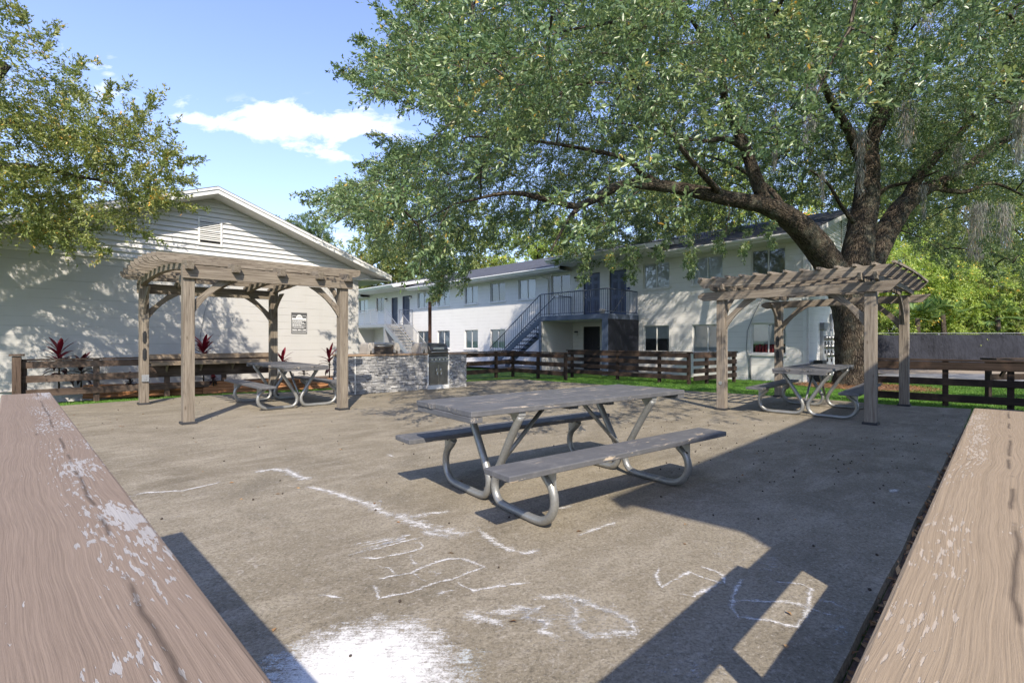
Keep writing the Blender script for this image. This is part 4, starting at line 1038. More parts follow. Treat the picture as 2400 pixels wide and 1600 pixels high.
# roof
rz = 6.50; oh = .84
def slab(name, pts, mat, th=.03): mb = MB(); mb.prism(pts, V(0, 0, th)); return obj(name, mb, mat, ap)
e0 = 4.80
near = [AP(-.45, e0, oh), AP(TL+.4, e0, oh), AP(TL+.4, rz, -4.75), AP(-.45, rz, -4.75)]
ro = slab('roof', near, 'shingle', .03)
slab('roof', [AP(-.45, e0, -9.5-oh), AP(TL+.4, e0, -9.5-oh), AP(TL+.4, rz, -4.75), AP(-.45, rz, -4.75)], 'shingle', .03)
mb = MB(); d1 = V(0, 0, -.002); d2 = V(0, 0, -.17)
mb.prism([near[0]+d1, near[3]+d1, near[3]+d2, near[0]+d2], et*.03); bk = AP(-.45, e0, -9.5-oh); mb.prism([bk+d1, near[3]+d1, near[3]+d2, bk+d2], et*.03)
obj('rake_board', mb, 'trim', ro)
mb = MB(); mb.prism([near[0]+d2+et*.03, near[3]+d2+et*.03, near[3]+d2+et*.45, near[0]+d2+et*.45], V(0, 0, .01)); obj('soffit', mb, 'soffit', ro)
def gutter(t0, t1, w, z):
    mb = MB(); L_ = et*(t1-t0)
    mb.box(AP(t0, z-.19, w-.03), L_, an*.03, V(0, 0, .19)); mb.prism([AP(t0, z-.03, w), AP(t0, z-.03, w+.12), AP(t0, z-.07, w+.12), AP(t0, z-.14, w+.06), AP(t0, z-.14, w)], L_)
    mb.box(AP(t0, z-.195, 0), L_, an*(w-.03), V(0, 0, .008)); return mb
E1, E2 = 5.1, 10.4; WX = 1.8; ZX = 4.99
for (a, b) in ((-.42, E1), (E2, 24.2), (31, TL)): obj('gutter', gutter(a, b, oh, e0), 'trim', ro)
for (a, b) in ((E1, E2), (24.3, 31)):
    zz = ZX if a < 20 else ZX
    up_ = [AP(a, zz, WX), AP(b, zz, WX), AP(b, 5.98, -3.0), AP(a, 5.98, -3.0)]
    mb = MB(); mb.prism(up_, V(0, 0, .03)); r2 = obj('porch_roof', mb, 'shingle', ap)
    mb = MB()
    for tt, s in ((a, 1), (b, -1)):
        p0_, p1_ = AP(tt, zz-.002, WX), AP(tt, 5.975, -3.0); mb.prism([p0_, p1_, p1_+V(0, 0, -.2), p0_+V(0, 0, -.2)], et*s*.03)
    obj('rake_board', mb, 'trim', r2); obj('gutter', gutter(a, b, WX, zz), 'trim', r2)
mb = MB(); mb.add([AP(4.9, -.175, .05), AP(TL, -.175, .05), AP(TL, -.175, 4.2), AP(4.9, -.175, 2.0)], [(0, 1, 2, 3)], [(0, 0, 0), (44, 0, 0), (44, 3, 0), (0, 3, 0)]); tag(obj('bounce_strip', mb, 'road'), kind='structure')  # added grey strip, cuts the green light bounced from lawn to facade
# downspouts
for (pts) in ([AP(*AW(1256, 632), .45), AP(*AW(1258, 642), .35), AP(*AW(1286, 656), .06), AP(AS(1286), .0, .06)], [AP(*AW(943, 664), .5), AP(*AW(974, 680), .3), AP(*AW(998, 686), .06), AP(AS(998)-.02, 4.2, .06)]):
    mb = MB(); mb.tube(pts, .045, 8); obj('downspout', mb, 'trim', ap)
mb = MB(); mb.box(AP(.02, -.4, .0), V(0, 0, 5.1), et*.12, an*.03); mb.box(q(.02, -.4, .0), V(0, 0, 5.05), ab*.1, -et*.03); obj('corner_trim', mb, 'trim', ap)
# wall lamps
for (u, v) in ((1352, 655), (1353, 781), (907, 703), (964, 697)):
    t_, z_ = AW(u, v); mb = MB(); mb.ball(AP(t_, z_-.03, .10), .085, 12, (1, 1, 1.1)); lo = obj('wall_lamp', mb, 'lampwhite', ap)
    mb = MB(); mb.cyl(AP(t_, z_+.04, .10), AP(t_, z_+.11, .10), .085, 12); mb.box(AP(t_-.04, z_+.03, 0), et*.08, an*.1, V(0, 0, .06)); obj('lamp_cap', mb, 'black', lo)
# balconies
def balcony(t0, t1, wb, rail, wallmat_out, right):
    mb = MB(); mb.box(AP(t0, 2.09, 0), et*(t1-t0), an*wb, V(0, 0, .21)); bo = obj('balcony_floor', mb, 'bluegrey' if right else 'railgrey', ap, .004)
    mb = MB(); mb.box(AP(t0+.13, 2.075, .02), et*(t1-t0-.26), an*(wb-.13), V(0, 0, .012)); obj('balcony_ceiling', mb, 'cmu_apt', bo)
    def railing(p, q_, zb_, zt_, n, gap=None, slope=0):
        mb = MB(); d = (q_-p); Ln = d.length
        mb.tube([p+V(0, 0, zt_), q_+V(0, 0, zt_+slope)], .022, 6); mb.tube([p+V(0, 0, zb_), q_+V(0, 0, zb_+slope)], .016, 6)
        for i in range(n+1):
            f = i/n; c = p+d*f; big = i % 8 == 0 or i == n
            mb.tube([c+V(0, 0, zb_-(.06 if big else 0)+slope*f), c+V(0, 0, zt_+slope*f)], .018 if big else .009, 5 if not big else 6, caps=False)
        return mb
    return bo, railing
b1t0, b1t1, wb = 6.57, 10.39, 2.26
bo, railing = balcony(b1t0, b1t1, wb, None, None, True)
DZF = 2.30
def rz_(t_, w): p = AP(t_, 0, w); return p
obj('railing', railing(AP(b1t0+.05, 0, wb-.05), AP(b1t1-.05, 0, wb-.05), DZF+.09, DZF+1.02, 34), 'railblue', bo)
obj('railing', railing(AP(b1t0+.05, 0, wb-.05), AP(b1t0+.05, 0, .05), DZF+.09, DZF+1.02, 18), 'railblue', bo)
obj('railing', railing(AP(b1t1-.05, 0, .95), AP(b1t1-.05, 0, .05), DZF+.09, DZF+1.02, 8), 'railblue', bo)
mb = MB(); mb.box(AP(b1t0, -.5, 0), an*wb, et*.13, V(0, 0, 2.585)); obj('side_wall', mb, 'darknavy', ap)
mb = MB(); mb.box(AP(b1t0-.004, -.5, wb+.002), et*.3, an*.02, V(0, 0, 2.585)); obj('pillar_face', mb, 'bluegrey', ap)
mb = MB(); mb.box(AP(b1t1-.13, -.5, 0), an*(wb-.01), et*.13, V(0, 0, 2.58)); obj('side_wall', mb, 'cmu_apt', ap)
mb = MB(); mb.box(AP(b1t1-.14, -.5, wb-.009), et*.16, an*.03, V(0, 0, 2.58)); obj('pillar_face', mb, 'bluegrey', ap)
# stairs
def stairs(tt, sgn, w0, w1, run, zt_, zb_, mat, tmat, n=13):
    for w_ in (w0, w1):
        mb = MB(); mb.prism([AP(tt, zt_, w_), AP(tt, zt_-.30, w_), AP(tt+sgn*run, zb_-.12, w_), AP(tt+sgn*run, zb_+.16, w_)], an*.04); st = obj('stair_stringer', mb, mat, ap)
        mb = MB(); a_, b_2 = AP(tt, zt_, w_+.02), AP(tt+sgn*run, zb_, w_+.02)
        mb.tube([a_+V(0, 0, 1.02), b_2+V(0, 0, 1.02)], .022, 6); mb.tube([a_+V(0, 0, .20), b_2+V(0, 0, .20)], .014, 6); mb.tube([a_+V(0, 0, .10), b_2+V(0, 0, .10)], .014, 6)
        N = 26
        for i in range(N+1):
            c = a_.lerp(b_2, i/N); big = i % 9 == 0; mb.tube([c+V(0, 0, .1 if not big else 0), c+V(0, 0, 1.02)], .018 if big else .009, 5, caps=False)
        obj('stair_railing', mb, 'railblue' if mat == 'bluegrey' else 'railgrey', st)
    mb = MB()
    for i in range(1, n):
        f = i/n; c = AP(tt+sgn*run*f, zt_+(zb_-zt_)*f, w0); mb.box(c-et*.14, et*.28, an*(w1-w0), V(0, 0, .04))
    obj('stair_treads', mb, tmat, ap)
stairs(b1t1, 1, 1.15, 2.2, 3.5, 2.28, -.2, 'bluegrey', 'navy')
t2a = 24.64
bo2, railing = balcony(t2a, 30.5, wb, None, None, False)
obj('railing', railing(AP(t2a+1.1, 0, wb-.05), AP(30.4, 0, wb-.05), DZF+.09, DZF+1.02, 40), 'railgrey', bo2)
obj('railing', railing(AP(t2a+.05, 0, 1.1), AP(t2a+.05, 0, .05), DZF+.09, DZF+1.02, 9), 'railblue', bo2)
mb = MB(); mb.box(AP(t2a, -.5, 0), an*wb, et*.13, V(0, 0, 2.58)); obj('side_wall', mb, 'railgrey', ap)
mb = MB(); mb.box(AP(30.3, -.5, 0), an*wb, et*.13, V(0, 0, 2.58)); obj('side_wall', mb, 'cmu_apt', ap)
stairs(t2a, -1, 1.15, 2.2, 3.6, 2.28, -.2, 'railgrey', 'treads')
# mop leaning on the balcony railing
p = AP(b1t0+.35, DZF, wb-.75); tq = AP(b1t0+.10, DZF+1.12, wb-1.6)
mo = thing('mop', tuple(p), 'mop with a blue head leaning upside down against the balcony railing', 'mop')
mb = MB(); mb.tube([p, tq], .013, 6); obj('handle', mb, 'darksteel', mo)
mb = MB()
for i in range(26):
    d = V(random.uniform(-1, 1), random.uniform(-1, 1), random.uniform(-.6, .5))*.11; mb.tube([tq, tq+d*.6+V(0, 0, .03), tq+d], .012, 4)
obj('mop_head', mb, 'blueplastic', mo)
p = AP(b1t0+.62, DZF, wb-.45); mb = MB(); mb.tube([p, p+V(0, 0, .22)], [.10, .13], 14); tag(obj('bucket', mb, 'metergrey', None, base=tuple(p)), 'small grey bucket on the balcony floor by the railing', 'bucket')
# electric meters on the end wall
def EP(s, z, w=0): return Ao+ab*s-et*w+V(0, 0, z)
def EW(u, v): m_ = (u-CU)/F; s = (m_*Ao.y-Ao.x)/(ab.x-m_*ab.y); return s, H+(CV-v)*(Ao.y+ab.y*s)/F
mt = thing('electric_meter_bank', tuple(EP(1.6, -.2)), 'bank of round electric meters on the apartment end wall beside the oak trunk', 'electric meters')
s0, z1 = EW(1921, 756); s1, z0 = EW(1935, 773); mb = MB(); mb.box(EP(s0, z0, .01), ab*(s1-s0), -et*.14, V(0, 0, z1-z0)); obj('box', mb, 'metergrey', mt, .004)
s0, z1 = EW(1922, 775); s1, z0 = EW(1946, 858); mb = MB(); mb.box(EP(s0, z0, .01), ab*(s1-s0), -et*.09, V(0, 0, z1-z0)); obj('panel', mb, 'meter', mt, .004)
for (v, us) in ((792, (1926, 1933, 1941)), (812, (1926, 1933, 1941)), (831, (1931, 1941))):
    for u in us:
        s, z = EW(u, v); mb = MB(); mb.cyl(EP(s, z, .10), EP(s, z, .20), .085, 14); mm = obj('meter', mb, 'steel', mt)
        mb = MB(); mb.cyl(EP(s, z-.02, .2), EP(s, z-.02, .215), .05, 10); mb.box(EP(s-.03, z-.26, .10), ab*.06, -et*.03, V(0, 0, .13)); obj('dial', mb, 'black', mm)
mb = MB()
for u, r in ((1931, .03), (1940, .03), (1945, .045), (1960, .03)): s, z = EW(u, 850); mb.cyl(EP(s, -.3, .05), EP(s, z if u < 1944 else (2.2 if u < 1950 else 3.0), .05), r, 8)
obj('conduit', mb, 'meter', mt)
s, z = EW(1956, 812); mb = MB(); mb.box(EP(s-.1, z-.15, .005), ab*.22, -et*.12, V(0, 0, .3)); obj('switch_box', mb, 'black', mt, .004)
s, z = EW(1905, 850); mb = MB(); mb.box(EP(.25, -.2, .10), V(0, 0, .72), ab*.5, -et*.28); bx = tag(obj('utility_box', mb, 'black', None, .01, base=tuple(EP(.3, -.2, .1))), 'small black utility box at the foot of the apartment corner', 'utility box')
mb = MB(); c_ = [AP(*AW(u, v), .02) for u, v in ((1786, 700), (1768, 735), (1752, 775), (1750, 815), (1756, 850), (1757, 884))]; mb.tube(c_, .012, 6); mb.cyl(AP(AS(1760), -.3, .03), AP(AS(1760), .75, .03), .02, 6)
tag(obj('wall_cable', mb, 'metergrey', None, base=tuple(c_[-1])), 'dark cable looping down the apartment wall left of the red-curtained window', 'cable')

# building behind the camera on the right, whose eave shades the patio
SB = V(1.81, -1.70, 0); se = V(.7065, .7077, 0); sp_ = V(.7077, -.7065, 0)
bb = thing('apartment_building', (SB.x, SB.y, 0), 'pale two-storey block beside the right-hand fence, out of the picture, that shades the patio', 'building')
def SP(s, r, z): return SB+se*s+sp_*r+V(0, 0, z)
mb = MB(); LB = 9.6
wall(mb, SP(.35, .5, 0), se, -sp_, 0, LB-.7, 4.7, [], z0=-.3); wall(mb, SP(.35, .5, 0), sp_, -se, 0, 8, 4.7, [], z0=-.3)
wall(mb, SP(LB-.35, .5, 0), sp_, se, 0, 8, 4.7, [], z0=-.3); wall(mb, SP(.35, 8.5, 0), se, sp_, 0, LB-.7, 4.7, [], z0=-.3)
obj('wall', mb, 'cmu', bb)
mb = MB(); mb.prism([SP(0, 0, 4.80), SP(LB, 0, 4.80), SP(LB, 4.5, 5.2), SP(0, 4.5, 5.2)], V(0, 0, .05)); mb.prism([SP(0, 9, 4.8), SP(LB, 9, 4.8), SP(LB, 4.5, 5.2), SP(0, 4.5, 5.2)], V(0, 0, .05)); obj('roof', mb, 'shingle', bb)
mb = MB(); mb.box(SP(0, 0, 4.65), se*LB, sp_*.03, V(0, 0, .15)); obj('eave_board', mb, 'trim', bb)

# ------------------------------------------------------------------ grill island
I0 = V(-3.0, 11.4, 0); ie = unit(V(.776, .631, 0)); inn = V(ie.y, -ie.x, 0)
def IP(s, z, w=0): return I0+ie*s+inn*w+V(0, 0, z)
isl = thing('grill_island', tuple(IP(-.9, 0)), 'grey stacked-stone grill island at the back edge of the patio', 'grill island')
def stones(name, o, d, n, Ln, Ht, parent, seed):
    r = random.Random(seed); mb = MB(); z = 0
    while z < Ht-.01:
        h = min(r.uniform(.022, .048), Ht-z); x = -r.uniform(0, .1)
        while x < Ln:
            l = r.uniform(.07, .24); x0, x1 = max(x, 0), min(x+l, Ln); dep = r.uniform(.004, .032)
            if x1-x0 > .01:
                c = [o+d*x0+V(0, 0, z), o+d*x1+V(0, 0, z), o+d*x1+V(0, 0, z+h), o+d*x0+V(0, 0, z+h)]
                j = lambda: r.uniform(-.008, .008)
                c2 = [p+n*(dep+j())+d*(.006 if i in (0, 3) else -.006)+V(0, 0, .004 if i < 2 else -.004) for i, p in enumerate(c)]
                mb.add(c+c2, [(4, 5, 6, 7), (0, 1, 5, 4), (1, 2, 6, 5), (2, 3, 7, 6), (3, 0, 4, 7)], [tuple(p) for p in c+c2], tint=min(1, max(0, r.gauss(.5, .28))))
            x += l
        z += h
    return obj(name, mb, 'stone', parent, attrs=('tint',))
mb = MB(); mb.box(IP(-.85, 0, -.75), ie*2.05, inn*.75, V(0, 0, .85)); mb.box(IP(1.76, 0, -.75), ie*.56, inn*.75, V(0, 0, .85)); mb.box(IP(1.2, 0, -.75), ie*.56, inn*.10, V(0, 0, .85)); obj('block_core', mb, 'cmu', isl)
stones('stone_face', IP(-.85, 0, .002), ie, inn, 2.02, .85, isl, 1)
stones('stone_face', IP(-.852, 0, -.75), inn, -ie, .75, .85, isl, 4)
stones('stone_face', IP(1.79, 0, .002), ie, inn, .53, .85, isl, 2)
stones('stone_face', IP(2.322, 0, -.002), -inn, ie, .75, .85, isl, 3)
mb = MB(); mb.box(IP(-.66, .0, .025), V(0, 0, .85), ie*.02, inn*.012); mb.box(IP(1.165, .0, .0), V(0, 0, .86), ie*.03, inn*.045); mb.box(IP(1.755, .0, .0), V(0, 0, .86), ie*.03, inn*.045); obj('edge_trim', mb, 'rock_edge', isl)
mb = MB(); mb.box(IP(-.88, .851, -.77), ie*2.06, inn*.82, V(0, 0, .035)); mb.box(IP(1.78, .851, -.77), ie*.57, inn*.82, V(0, 0, .035)); obj('counter', mb, 'counter', isl, .004)
# built-in grill (front faces the camera)
g0, g1 = 1.2, 1.75
gr = thing('gas_grill', tuple(IP(g0, 0, 0)), 'stainless gas grill with two cabinet doors and loop handles, built into the stone island', 'grill', 'grills on the island')
mb = MB(); mb.box(IP(g0, .10, -.6), ie*(g1-g0), inn*.62, V(0, 0, .76)); obj('cabinet', mb, 'darksteel', gr, .004)
mb = MB(); mb.box(IP(g0, .0, -.3), ie*(g1-g0), inn*.35, V(0, 0, .098)); obj('kick_plate', mb, 'rock_edge', gr, .003)
mid = (g0+g1)/2
for (a, b, hs_) in ((g0+.015, mid-.006, 1), (mid+.006, g1-.015, -1)):
    mb = MB(); mb.box(IP(a, .12, .021), ie*(b-a), inn*.018, V(0, 0, .50)); d = obj('door', mb, 'darksteel', gr, .003)
    hc = mid-.055 if hs_ == 1 else mid+.055; pts = [IP(hc+.020*math.cos(th), .43+.075*math.sin(th), .062) for th in [2*math.pi*i/18 for i in range(19)]]
    mb = MB(); mb.tube(pts, .0075, 6, caps=False); mb.cyl(IP(hc, .355, .04), IP(hc, .355, .062), .007, 6); mb.cyl(IP(hc, .505, .04), IP(hc, .505, .062), .007, 6); obj('door_handle', mb, 'chrome', d)
mb = MB(); mb.box(IP(g0+.005, .115, .042), ie*(g1-g0-.01), inn*.004, V(0, 0, .008)); mb.box(IP(mid-.004, .12, .021), ie*.008, inn*.02, V(0, 0, .5)); obj('door_trim', mb, 'chrome', gr)
mb = MB(); mb.prism([IP(g0, .66, .02), IP(g0, .66, .075), IP(g0, .80, .06), IP(g0, .84, .02)], ie*(g1-g0)); cp = obj('control_panel', mb, 'darksteel', gr, .003)
for k in range(5):
    c = IP(g0+.06+(g1-g0-.12)*k/4, .735, .066); mb = MB(); mb.cyl(c, c+inn*.035, .021, 12); mb.box(c+inn*.035-ie*.004+V(0, 0, -.018), ie*.008, inn*.008, V(0, 0, .036)); obj('knob', mb, 'chrome', cp)
lp = [(.02, .86), (.05, .88), (.06, .97), (.02, 1.06), (-.06, 1.12), (-.18, 1.14), (-.5, 1.13), (-.56, 1.05), (-.57, .88)]
mb = MB(); mb.prism([IP(g0+.01, z, w_) for w_, z in lp], ie*(g1-g0-.02)); lid = obj('lid', mb, 'darksteel', gr, .006)
mb = MB(); mb.tube([IP(g0+.03, .90, .06), IP(g0+.05, .915, .11), IP(mid, .925, .12), IP(g1-.05, .915, .11), IP(g1-.03, .90, .06)], .014, 8); obj('lid_handle', mb, 'steel', lid)
mb = MB(); mb.box(IP(g0+.12, .98, .045), ie*(g1-g0-.24), inn*.01, V(0, 0, .055)); obj('thermometer_plate', mb, 'steel', lid, .002)
cap = [(.03, .862), (.05, .88), (.04, 1.02), (-.02, 1.12), (-.16, 1.155), (-.5, 1.15), (-.58, 1.06), (-.60, .862), (-.44, .862), (-.42, .90), (-.36, .98), (-.30, .90), (-.28, .862)]
mb = MB(); mb.prism([IP(g0-.20, z, w_) for w_, z in [(.02, .889), (.05, .92), (.04, 1.02), (-.02, 1.12), (-.16, 1.15), (-.5, 1.14), (-.58, 1.05), (-.6, .889)]], ie*.005)
fe = [(-.18, .889), (-.175, 1.06), (-.16, 1.13), (-.12, 1.15), (.0, 1.15), (.01, .889), (-.055, .889), (-.075, .94), (-.09, .985), (-.105, .94), (-.12, .889)]
mb = MB(); mb.prism([IP(g0+x, z, -.02) for x, z in fe], -inn*.50); obj('end_cap', mb, 'endcap', gr, .006)
# second, table-top grill
x0 = -.32
g2 = thing('gas_grill', tuple(IP(x0, .888, -.1)), 'low countertop grill with pale end caps and dark brown front, left on the island', 'grill', 'grills on the island')
for (xx, sg) in ((x0, 1), (x0+.80, -1)):
    fe2 = [(0, .889), (.005, 1.05), (.02, 1.12), (.06, 1.15), (.15, 1.15), (.16, .93), (.155, .91), (.10, .91), (.095, .95), (.08, .985), (.065, .95), (.05, .889)]
    mb = MB(); mb.prism([IP(xx+sg*x, z, -.06) for x, z in fe2], -inn*.50); obj('end_cap', mb, 'endcap', g2, .006)
mb = MB(); mb.box(IP(x0+.162, .889, -.5), ie*.476, inn*.42, V(0, 0, .18)); obj('firebox', mb, 'brownpanel', g2, .004)
mb = MB(); mb.prism([IP(x0+.152, 1.085, -.06), IP(x0+.152, 1.12, -.05), IP(x0+.152, 1.152, -.12), IP(x0+.152, 1.152, -.5), IP(x0+.152, 1.085, -.52)], ie*.496); obj('lid', mb, 'steel', g2, .005)
mb = MB(); mb.tube([IP(x0+.2, 1.075, -.06), IP(x0+.23, 1.07, -.02), IP(x0+.55, 1.07, -.02), IP(x0+.58, 1.075, -.06)], .011, 8); obj('lid_handle', mb, 'steel', g2)
mb = MB(); p = V(-2.48, 14.6, -.2); mb.box(p, V(0, 0, 2.55), V(.09, .0, 0), V(0, .09, 0)); tag(obj('steel_post', mb, 'rust', None, .006, base=tuple(p)), 'tall rusty brown steel post rising behind the grill', 'post')
# landscape timbers and planting bed
bp0, bp1 = V(-9.6, 11.05, 0), V(-3.7, 13.55, 0); bd = unit(bp1-bp0)
tm = thing('timber_edging', tuple(at(-7, 12)), 'stacked orange brown landscape timbers edging the planting bed by the gabled building', 'timber edging')
for k in range(4):
    for (a, b) in ((0, 2.3), (2.31, 4.6), (4.61, 6.4)):
        mb = MB(); z = -.10+.075*k+.04; off = -.012*k*V(bd.y, -bd.x, 0); mb.tube([bp0+bd*a+off+V(0, 0, z), bp0+bd*b+off+V(0, 0, z)], .043, 10); obj('timber', mb, 'timber', tm)
mb = MB(); mb.add([bp0+V(0, 0, .12), bp1+V(0, 0, .12), LP(3.6, .12, .0), LP(-4.1, .12, .0)], [(0, 1, 2, 3)], [(0, 0, 0), (6, 0, 0), (6, 2, 0), (0, 2, 0)]); tag(obj('planting_bed', mb, 'bedsoil'), kind='structure')

def ti_plant(x, y, z, h, n, label, seed, red=.5):
    n = int(n*1.3)
    r = np.random.default_rng(seed); root = thing('cordyline_plant', (x, y, z), label, 'plant', 'red leaved plants in the bed')
    mb = MB(); mb.tube([(x, y, z), (x+.01, y, z+h*.55)], [.018, .012], 7); obj('stem', mb, 'bark2', root)
    mb = MB(); fs = []
    for i in range(n):
        az = i*2.4+r.uniform(-.3, .3); f = i/n; z0 = z+h*(.25+.35*f); Ln = min(h, 1.1)*r.uniform(.28, .42); el = R(10+62*f+r.uniform(-10, 10)); wd = .035+.01*r.random()
        pts = []; seg = 6
        for k in range(seg+1):
            t_ = k/seg; e = el-R(75)*t_*(1-f*.75); 
            if k == 0: p = V(x, y, z0)
            else: p = p+V(math.cos(az)*math.cos(e), math.sin(az)*math.cos(e), math.sin(e))*Ln/seg
            pts.append(p)
        sd = V(-math.sin(az), math.cos(az), 0)
        vs = []
        for k, p in enumerate(pts):
            t_ = k/seg; w_ = wd*math.sin(math.pi*min(1, .12+t_*.88))**.8+.002; vs += [p+sd*w_+V(0, 0, w_*.35), p, p-sd*w_+V(0, 0, w_*.35)]
        ff = []
        for k in range(seg):
            for c in (0, 1): ff.append((k*3+c, k*3+c+1, (k+1)*3+c+1, (k+1)*3+c))
        mb.add(vs, ff, vs, smooth=True, tint=float(np.clip((.25 if f < .5 else .55+f*.5)*red*2*r.uniform(.8, 1.1), 0, .92)))
    obj('leaves', mb, 'tileaf', root, attrs=('tint',))
def bedpos(u, dep): return ((u-CU)/F*dep, dep)
for (u, dep, zt, n, lab, seed, red) in [(138, 10.6, 1.60, 24, 'tallest dark red cordyline with bright red top leaves at the left end of the fence', 1, .62), (190, 10.9, 1.12, 16, 'small dark cordyline right beside the tallest one', 2, .35), (477, 12.3, 1.70, 26, 'tall maroon cordyline seen between the two left pergola posts', 3, .5), (662, 13.4, 1.15, 16, 'bronze cordyline right of the back pergola post', 4, .45), (772, 13.9, 1.22, 15, 'bronze cordyline peeking out beside the front right pergola post', 5, .42), (500, 12.0, .42, 12, 'low bronze cordyline beneath the bar shelf', 6, .4), (712, 13.3, .62, 12, 'low dark cordyline behind the left picnic table', 7, .3), (305, 11.3, .55, 12, 'low green-brown cordyline seen through the fence rails', 8, .2)]:
    x, y = bedpos(u, dep); ti_plant(x, y, .1, zt-.1, n, lab, seed, red)

# ------------------------------------------------------------------ trees
def fnoise(p, s, seed=0):
    x, y, z = p[..., 0]*s+seed, p[..., 1]*s+seed*1.7, p[..., 2]*s+seed*.3
    return (np.sin(x*1.3+np.sin(y*1.1+1.3))*np.cos(y*1.7-z*.9)+np.sin(z*1.9+x*.7)*np.cos(x*2.3+y*.6+2)+.5*np.sin(x*4.1+z*3.3)*np.cos(y*3.9))/2.5

def inpoly(u, v, poly):
    ins = np.zeros(len(u), bool); n = len(poly)
    for i in range(n):
        x1, y1 = poly[i]; x2, y2 = poly[(i+1) % n]
        c = ((y1 > v) != (y2 > v)) & (u < (x2-x1)*(v-y1)/(y2-y1+1e-9)+x1); ins ^= c
    return ins

# --- the big live oak
TB = at(10.86, 15.6)
oak = thing('oak_tree', tuple(TB), 'huge live oak with a forked trunk and spreading crown filling the upper right', 'tree')
tm_ = MB(); K = .0
base = [(TB+V(0, 0, -.2), .86), (TB+V(0, 0, .12), .66), (TB+V(-.02, 0, .5), .54), (TB+V(-.08, 0, 1.2), .49), (TB+V(-.14, 0, 2.0), .48), (TB+V(-.22, 0, 2.7), .52), (TB+V(-.26, .05, 3.2), .54), (TB+V(-.10, .05, 3.7), .46)]
limb(tm_, base, 20, 5, .07)
LIMBS = []
def Lb(pts, seg=14): LIMBS.append(limb(tm_, [(W(u, v, Y), r*(.92 if r > .3 else .80)) for u, v, Y, r in pts], seg, 6, .07)); return LIMBS[-1]
Lb([(1985, 700, 15.5, .40), (1950, 630, 15.4, .45), (1905, 565, 15.1, .43), (1850, 512, 14.7, .36), (1790, 482, 14.3, .30), (1700, 464, 13.6, .25), (1600, 443, 13.0, .20), (1500, 431, 12.4, .165), (1440, 440, 12.1, .15), (1390, 468, 11.8, .12), (1350, 483, 11.6, .10), (1290, 470, 11.2, .085), (1200, 452, 10.8, .06), (1100, 470, 10.4, .03)])
Lb([(1365, 478, 11.7, .10), (1340, 505, 11.5, .07), (1320, 535, 11.3, .045), (1290, 590, 11.0, .02)])
Lb([(1540, 432, 12.6, .12), (1505, 405, 12.4, .10), (1470, 375, 12.2, .08), (1400, 355, 11.8, .06), (1250, 330, 11.0, .035), (1100, 320, 10.4, .02)])
Lb([(1800, 488, 14.3, .26), (1785, 455, 14.3, .235), (1765, 400, 14.2, .215), (1748, 350, 14.1, .19), (1725, 300, 14.0, .16), (1700, 240, 13.6, .13), (1690, 170, 13.0, .10), (1650, 90, 12.0, .07), (1600, 20, 11.0, .04)])
Lb([(1750, 350, 14.1, .14), (1700, 325, 13.6, .10), (1640, 330, 13.0, .06), (1500, 300, 12.0, .03)])
Lb([(2005, 700, 15.6, .42), (2008, 620, 15.6, .50), (2018, 540, 15.7, .44), (2030, 470, 15.8, .40), (2036, 400, 15.8, .34), (2040, 340, 15.7, .28), (2060, 260, 15.3, .22), (2075, 170, 14.6, .16), (2100, 60, 13.5, .1), (2120, -60, 12.5, .05)])
Lb([(2036, 400, 15.8, .28), (2010, 350, 15.6, .22), (1985, 300, 15.3, .17), (1940, 220, 14.6, .12), (1900, 120, 13.6, .08), (1850, 0, 12, .04)])
Lb([(2042, 330, 15.7, .22), (2085, 260, 15.5, .16), (2130, 200, 15.0, .13), (2200, 120, 14.0, .08), (2260, 20, 13.0, .04)])
Lb([(2030, 660, 15.7, .35), (2055, 590, 15.9, .38), (2085, 530, 16.1, .37), (2120, 480, 16.3, .34), (2165, 445, 16.5, .28), (2235, 415, 16.6, .21), (2300, 365, 16.5, .17), (2360, 325, 16.2, .14), (2460, 280, 15.8, .1), (2600, 240, 15, .05)])
Lb([(2120, 480, 16.3, .26), (2150, 420, 16.3, .22), (2200, 360, 16.0, .17), (2270, 290, 15.5, .12), (2380, 170, 14.5, .07), (2450, 60, 13.5, .04)])
Lb([(2190, 440, 16.5, .12), (2260, 450, 16.4, .09), (2330, 430, 16.2, .06), (2420, 470, 16, .03)])
Lb([(2045, 470, 15.8, .12), (2080, 440, 15.5, .08), (2140, 425, 15.0, .05), (2200, 400, 14.4, .03)])
Lb([(2000, 520, 15.5, .10), (1970, 480, 15.2, .07), (1940, 430, 14.8, .05), (1900, 400, 14.4, .03)])
Lb([(1850, 512, 14.7, .14), (1800, 440, 16, .1), (1700, 380, 18, .06), (1600, 350, 20, .03)])
Lb([(1700, 464, 13.6, .12), (1640, 400, 12.4, .09), (1560, 300, 11, .06), (1480, 180, 9.6, .035), (1440, 100, 8.5, .02)])
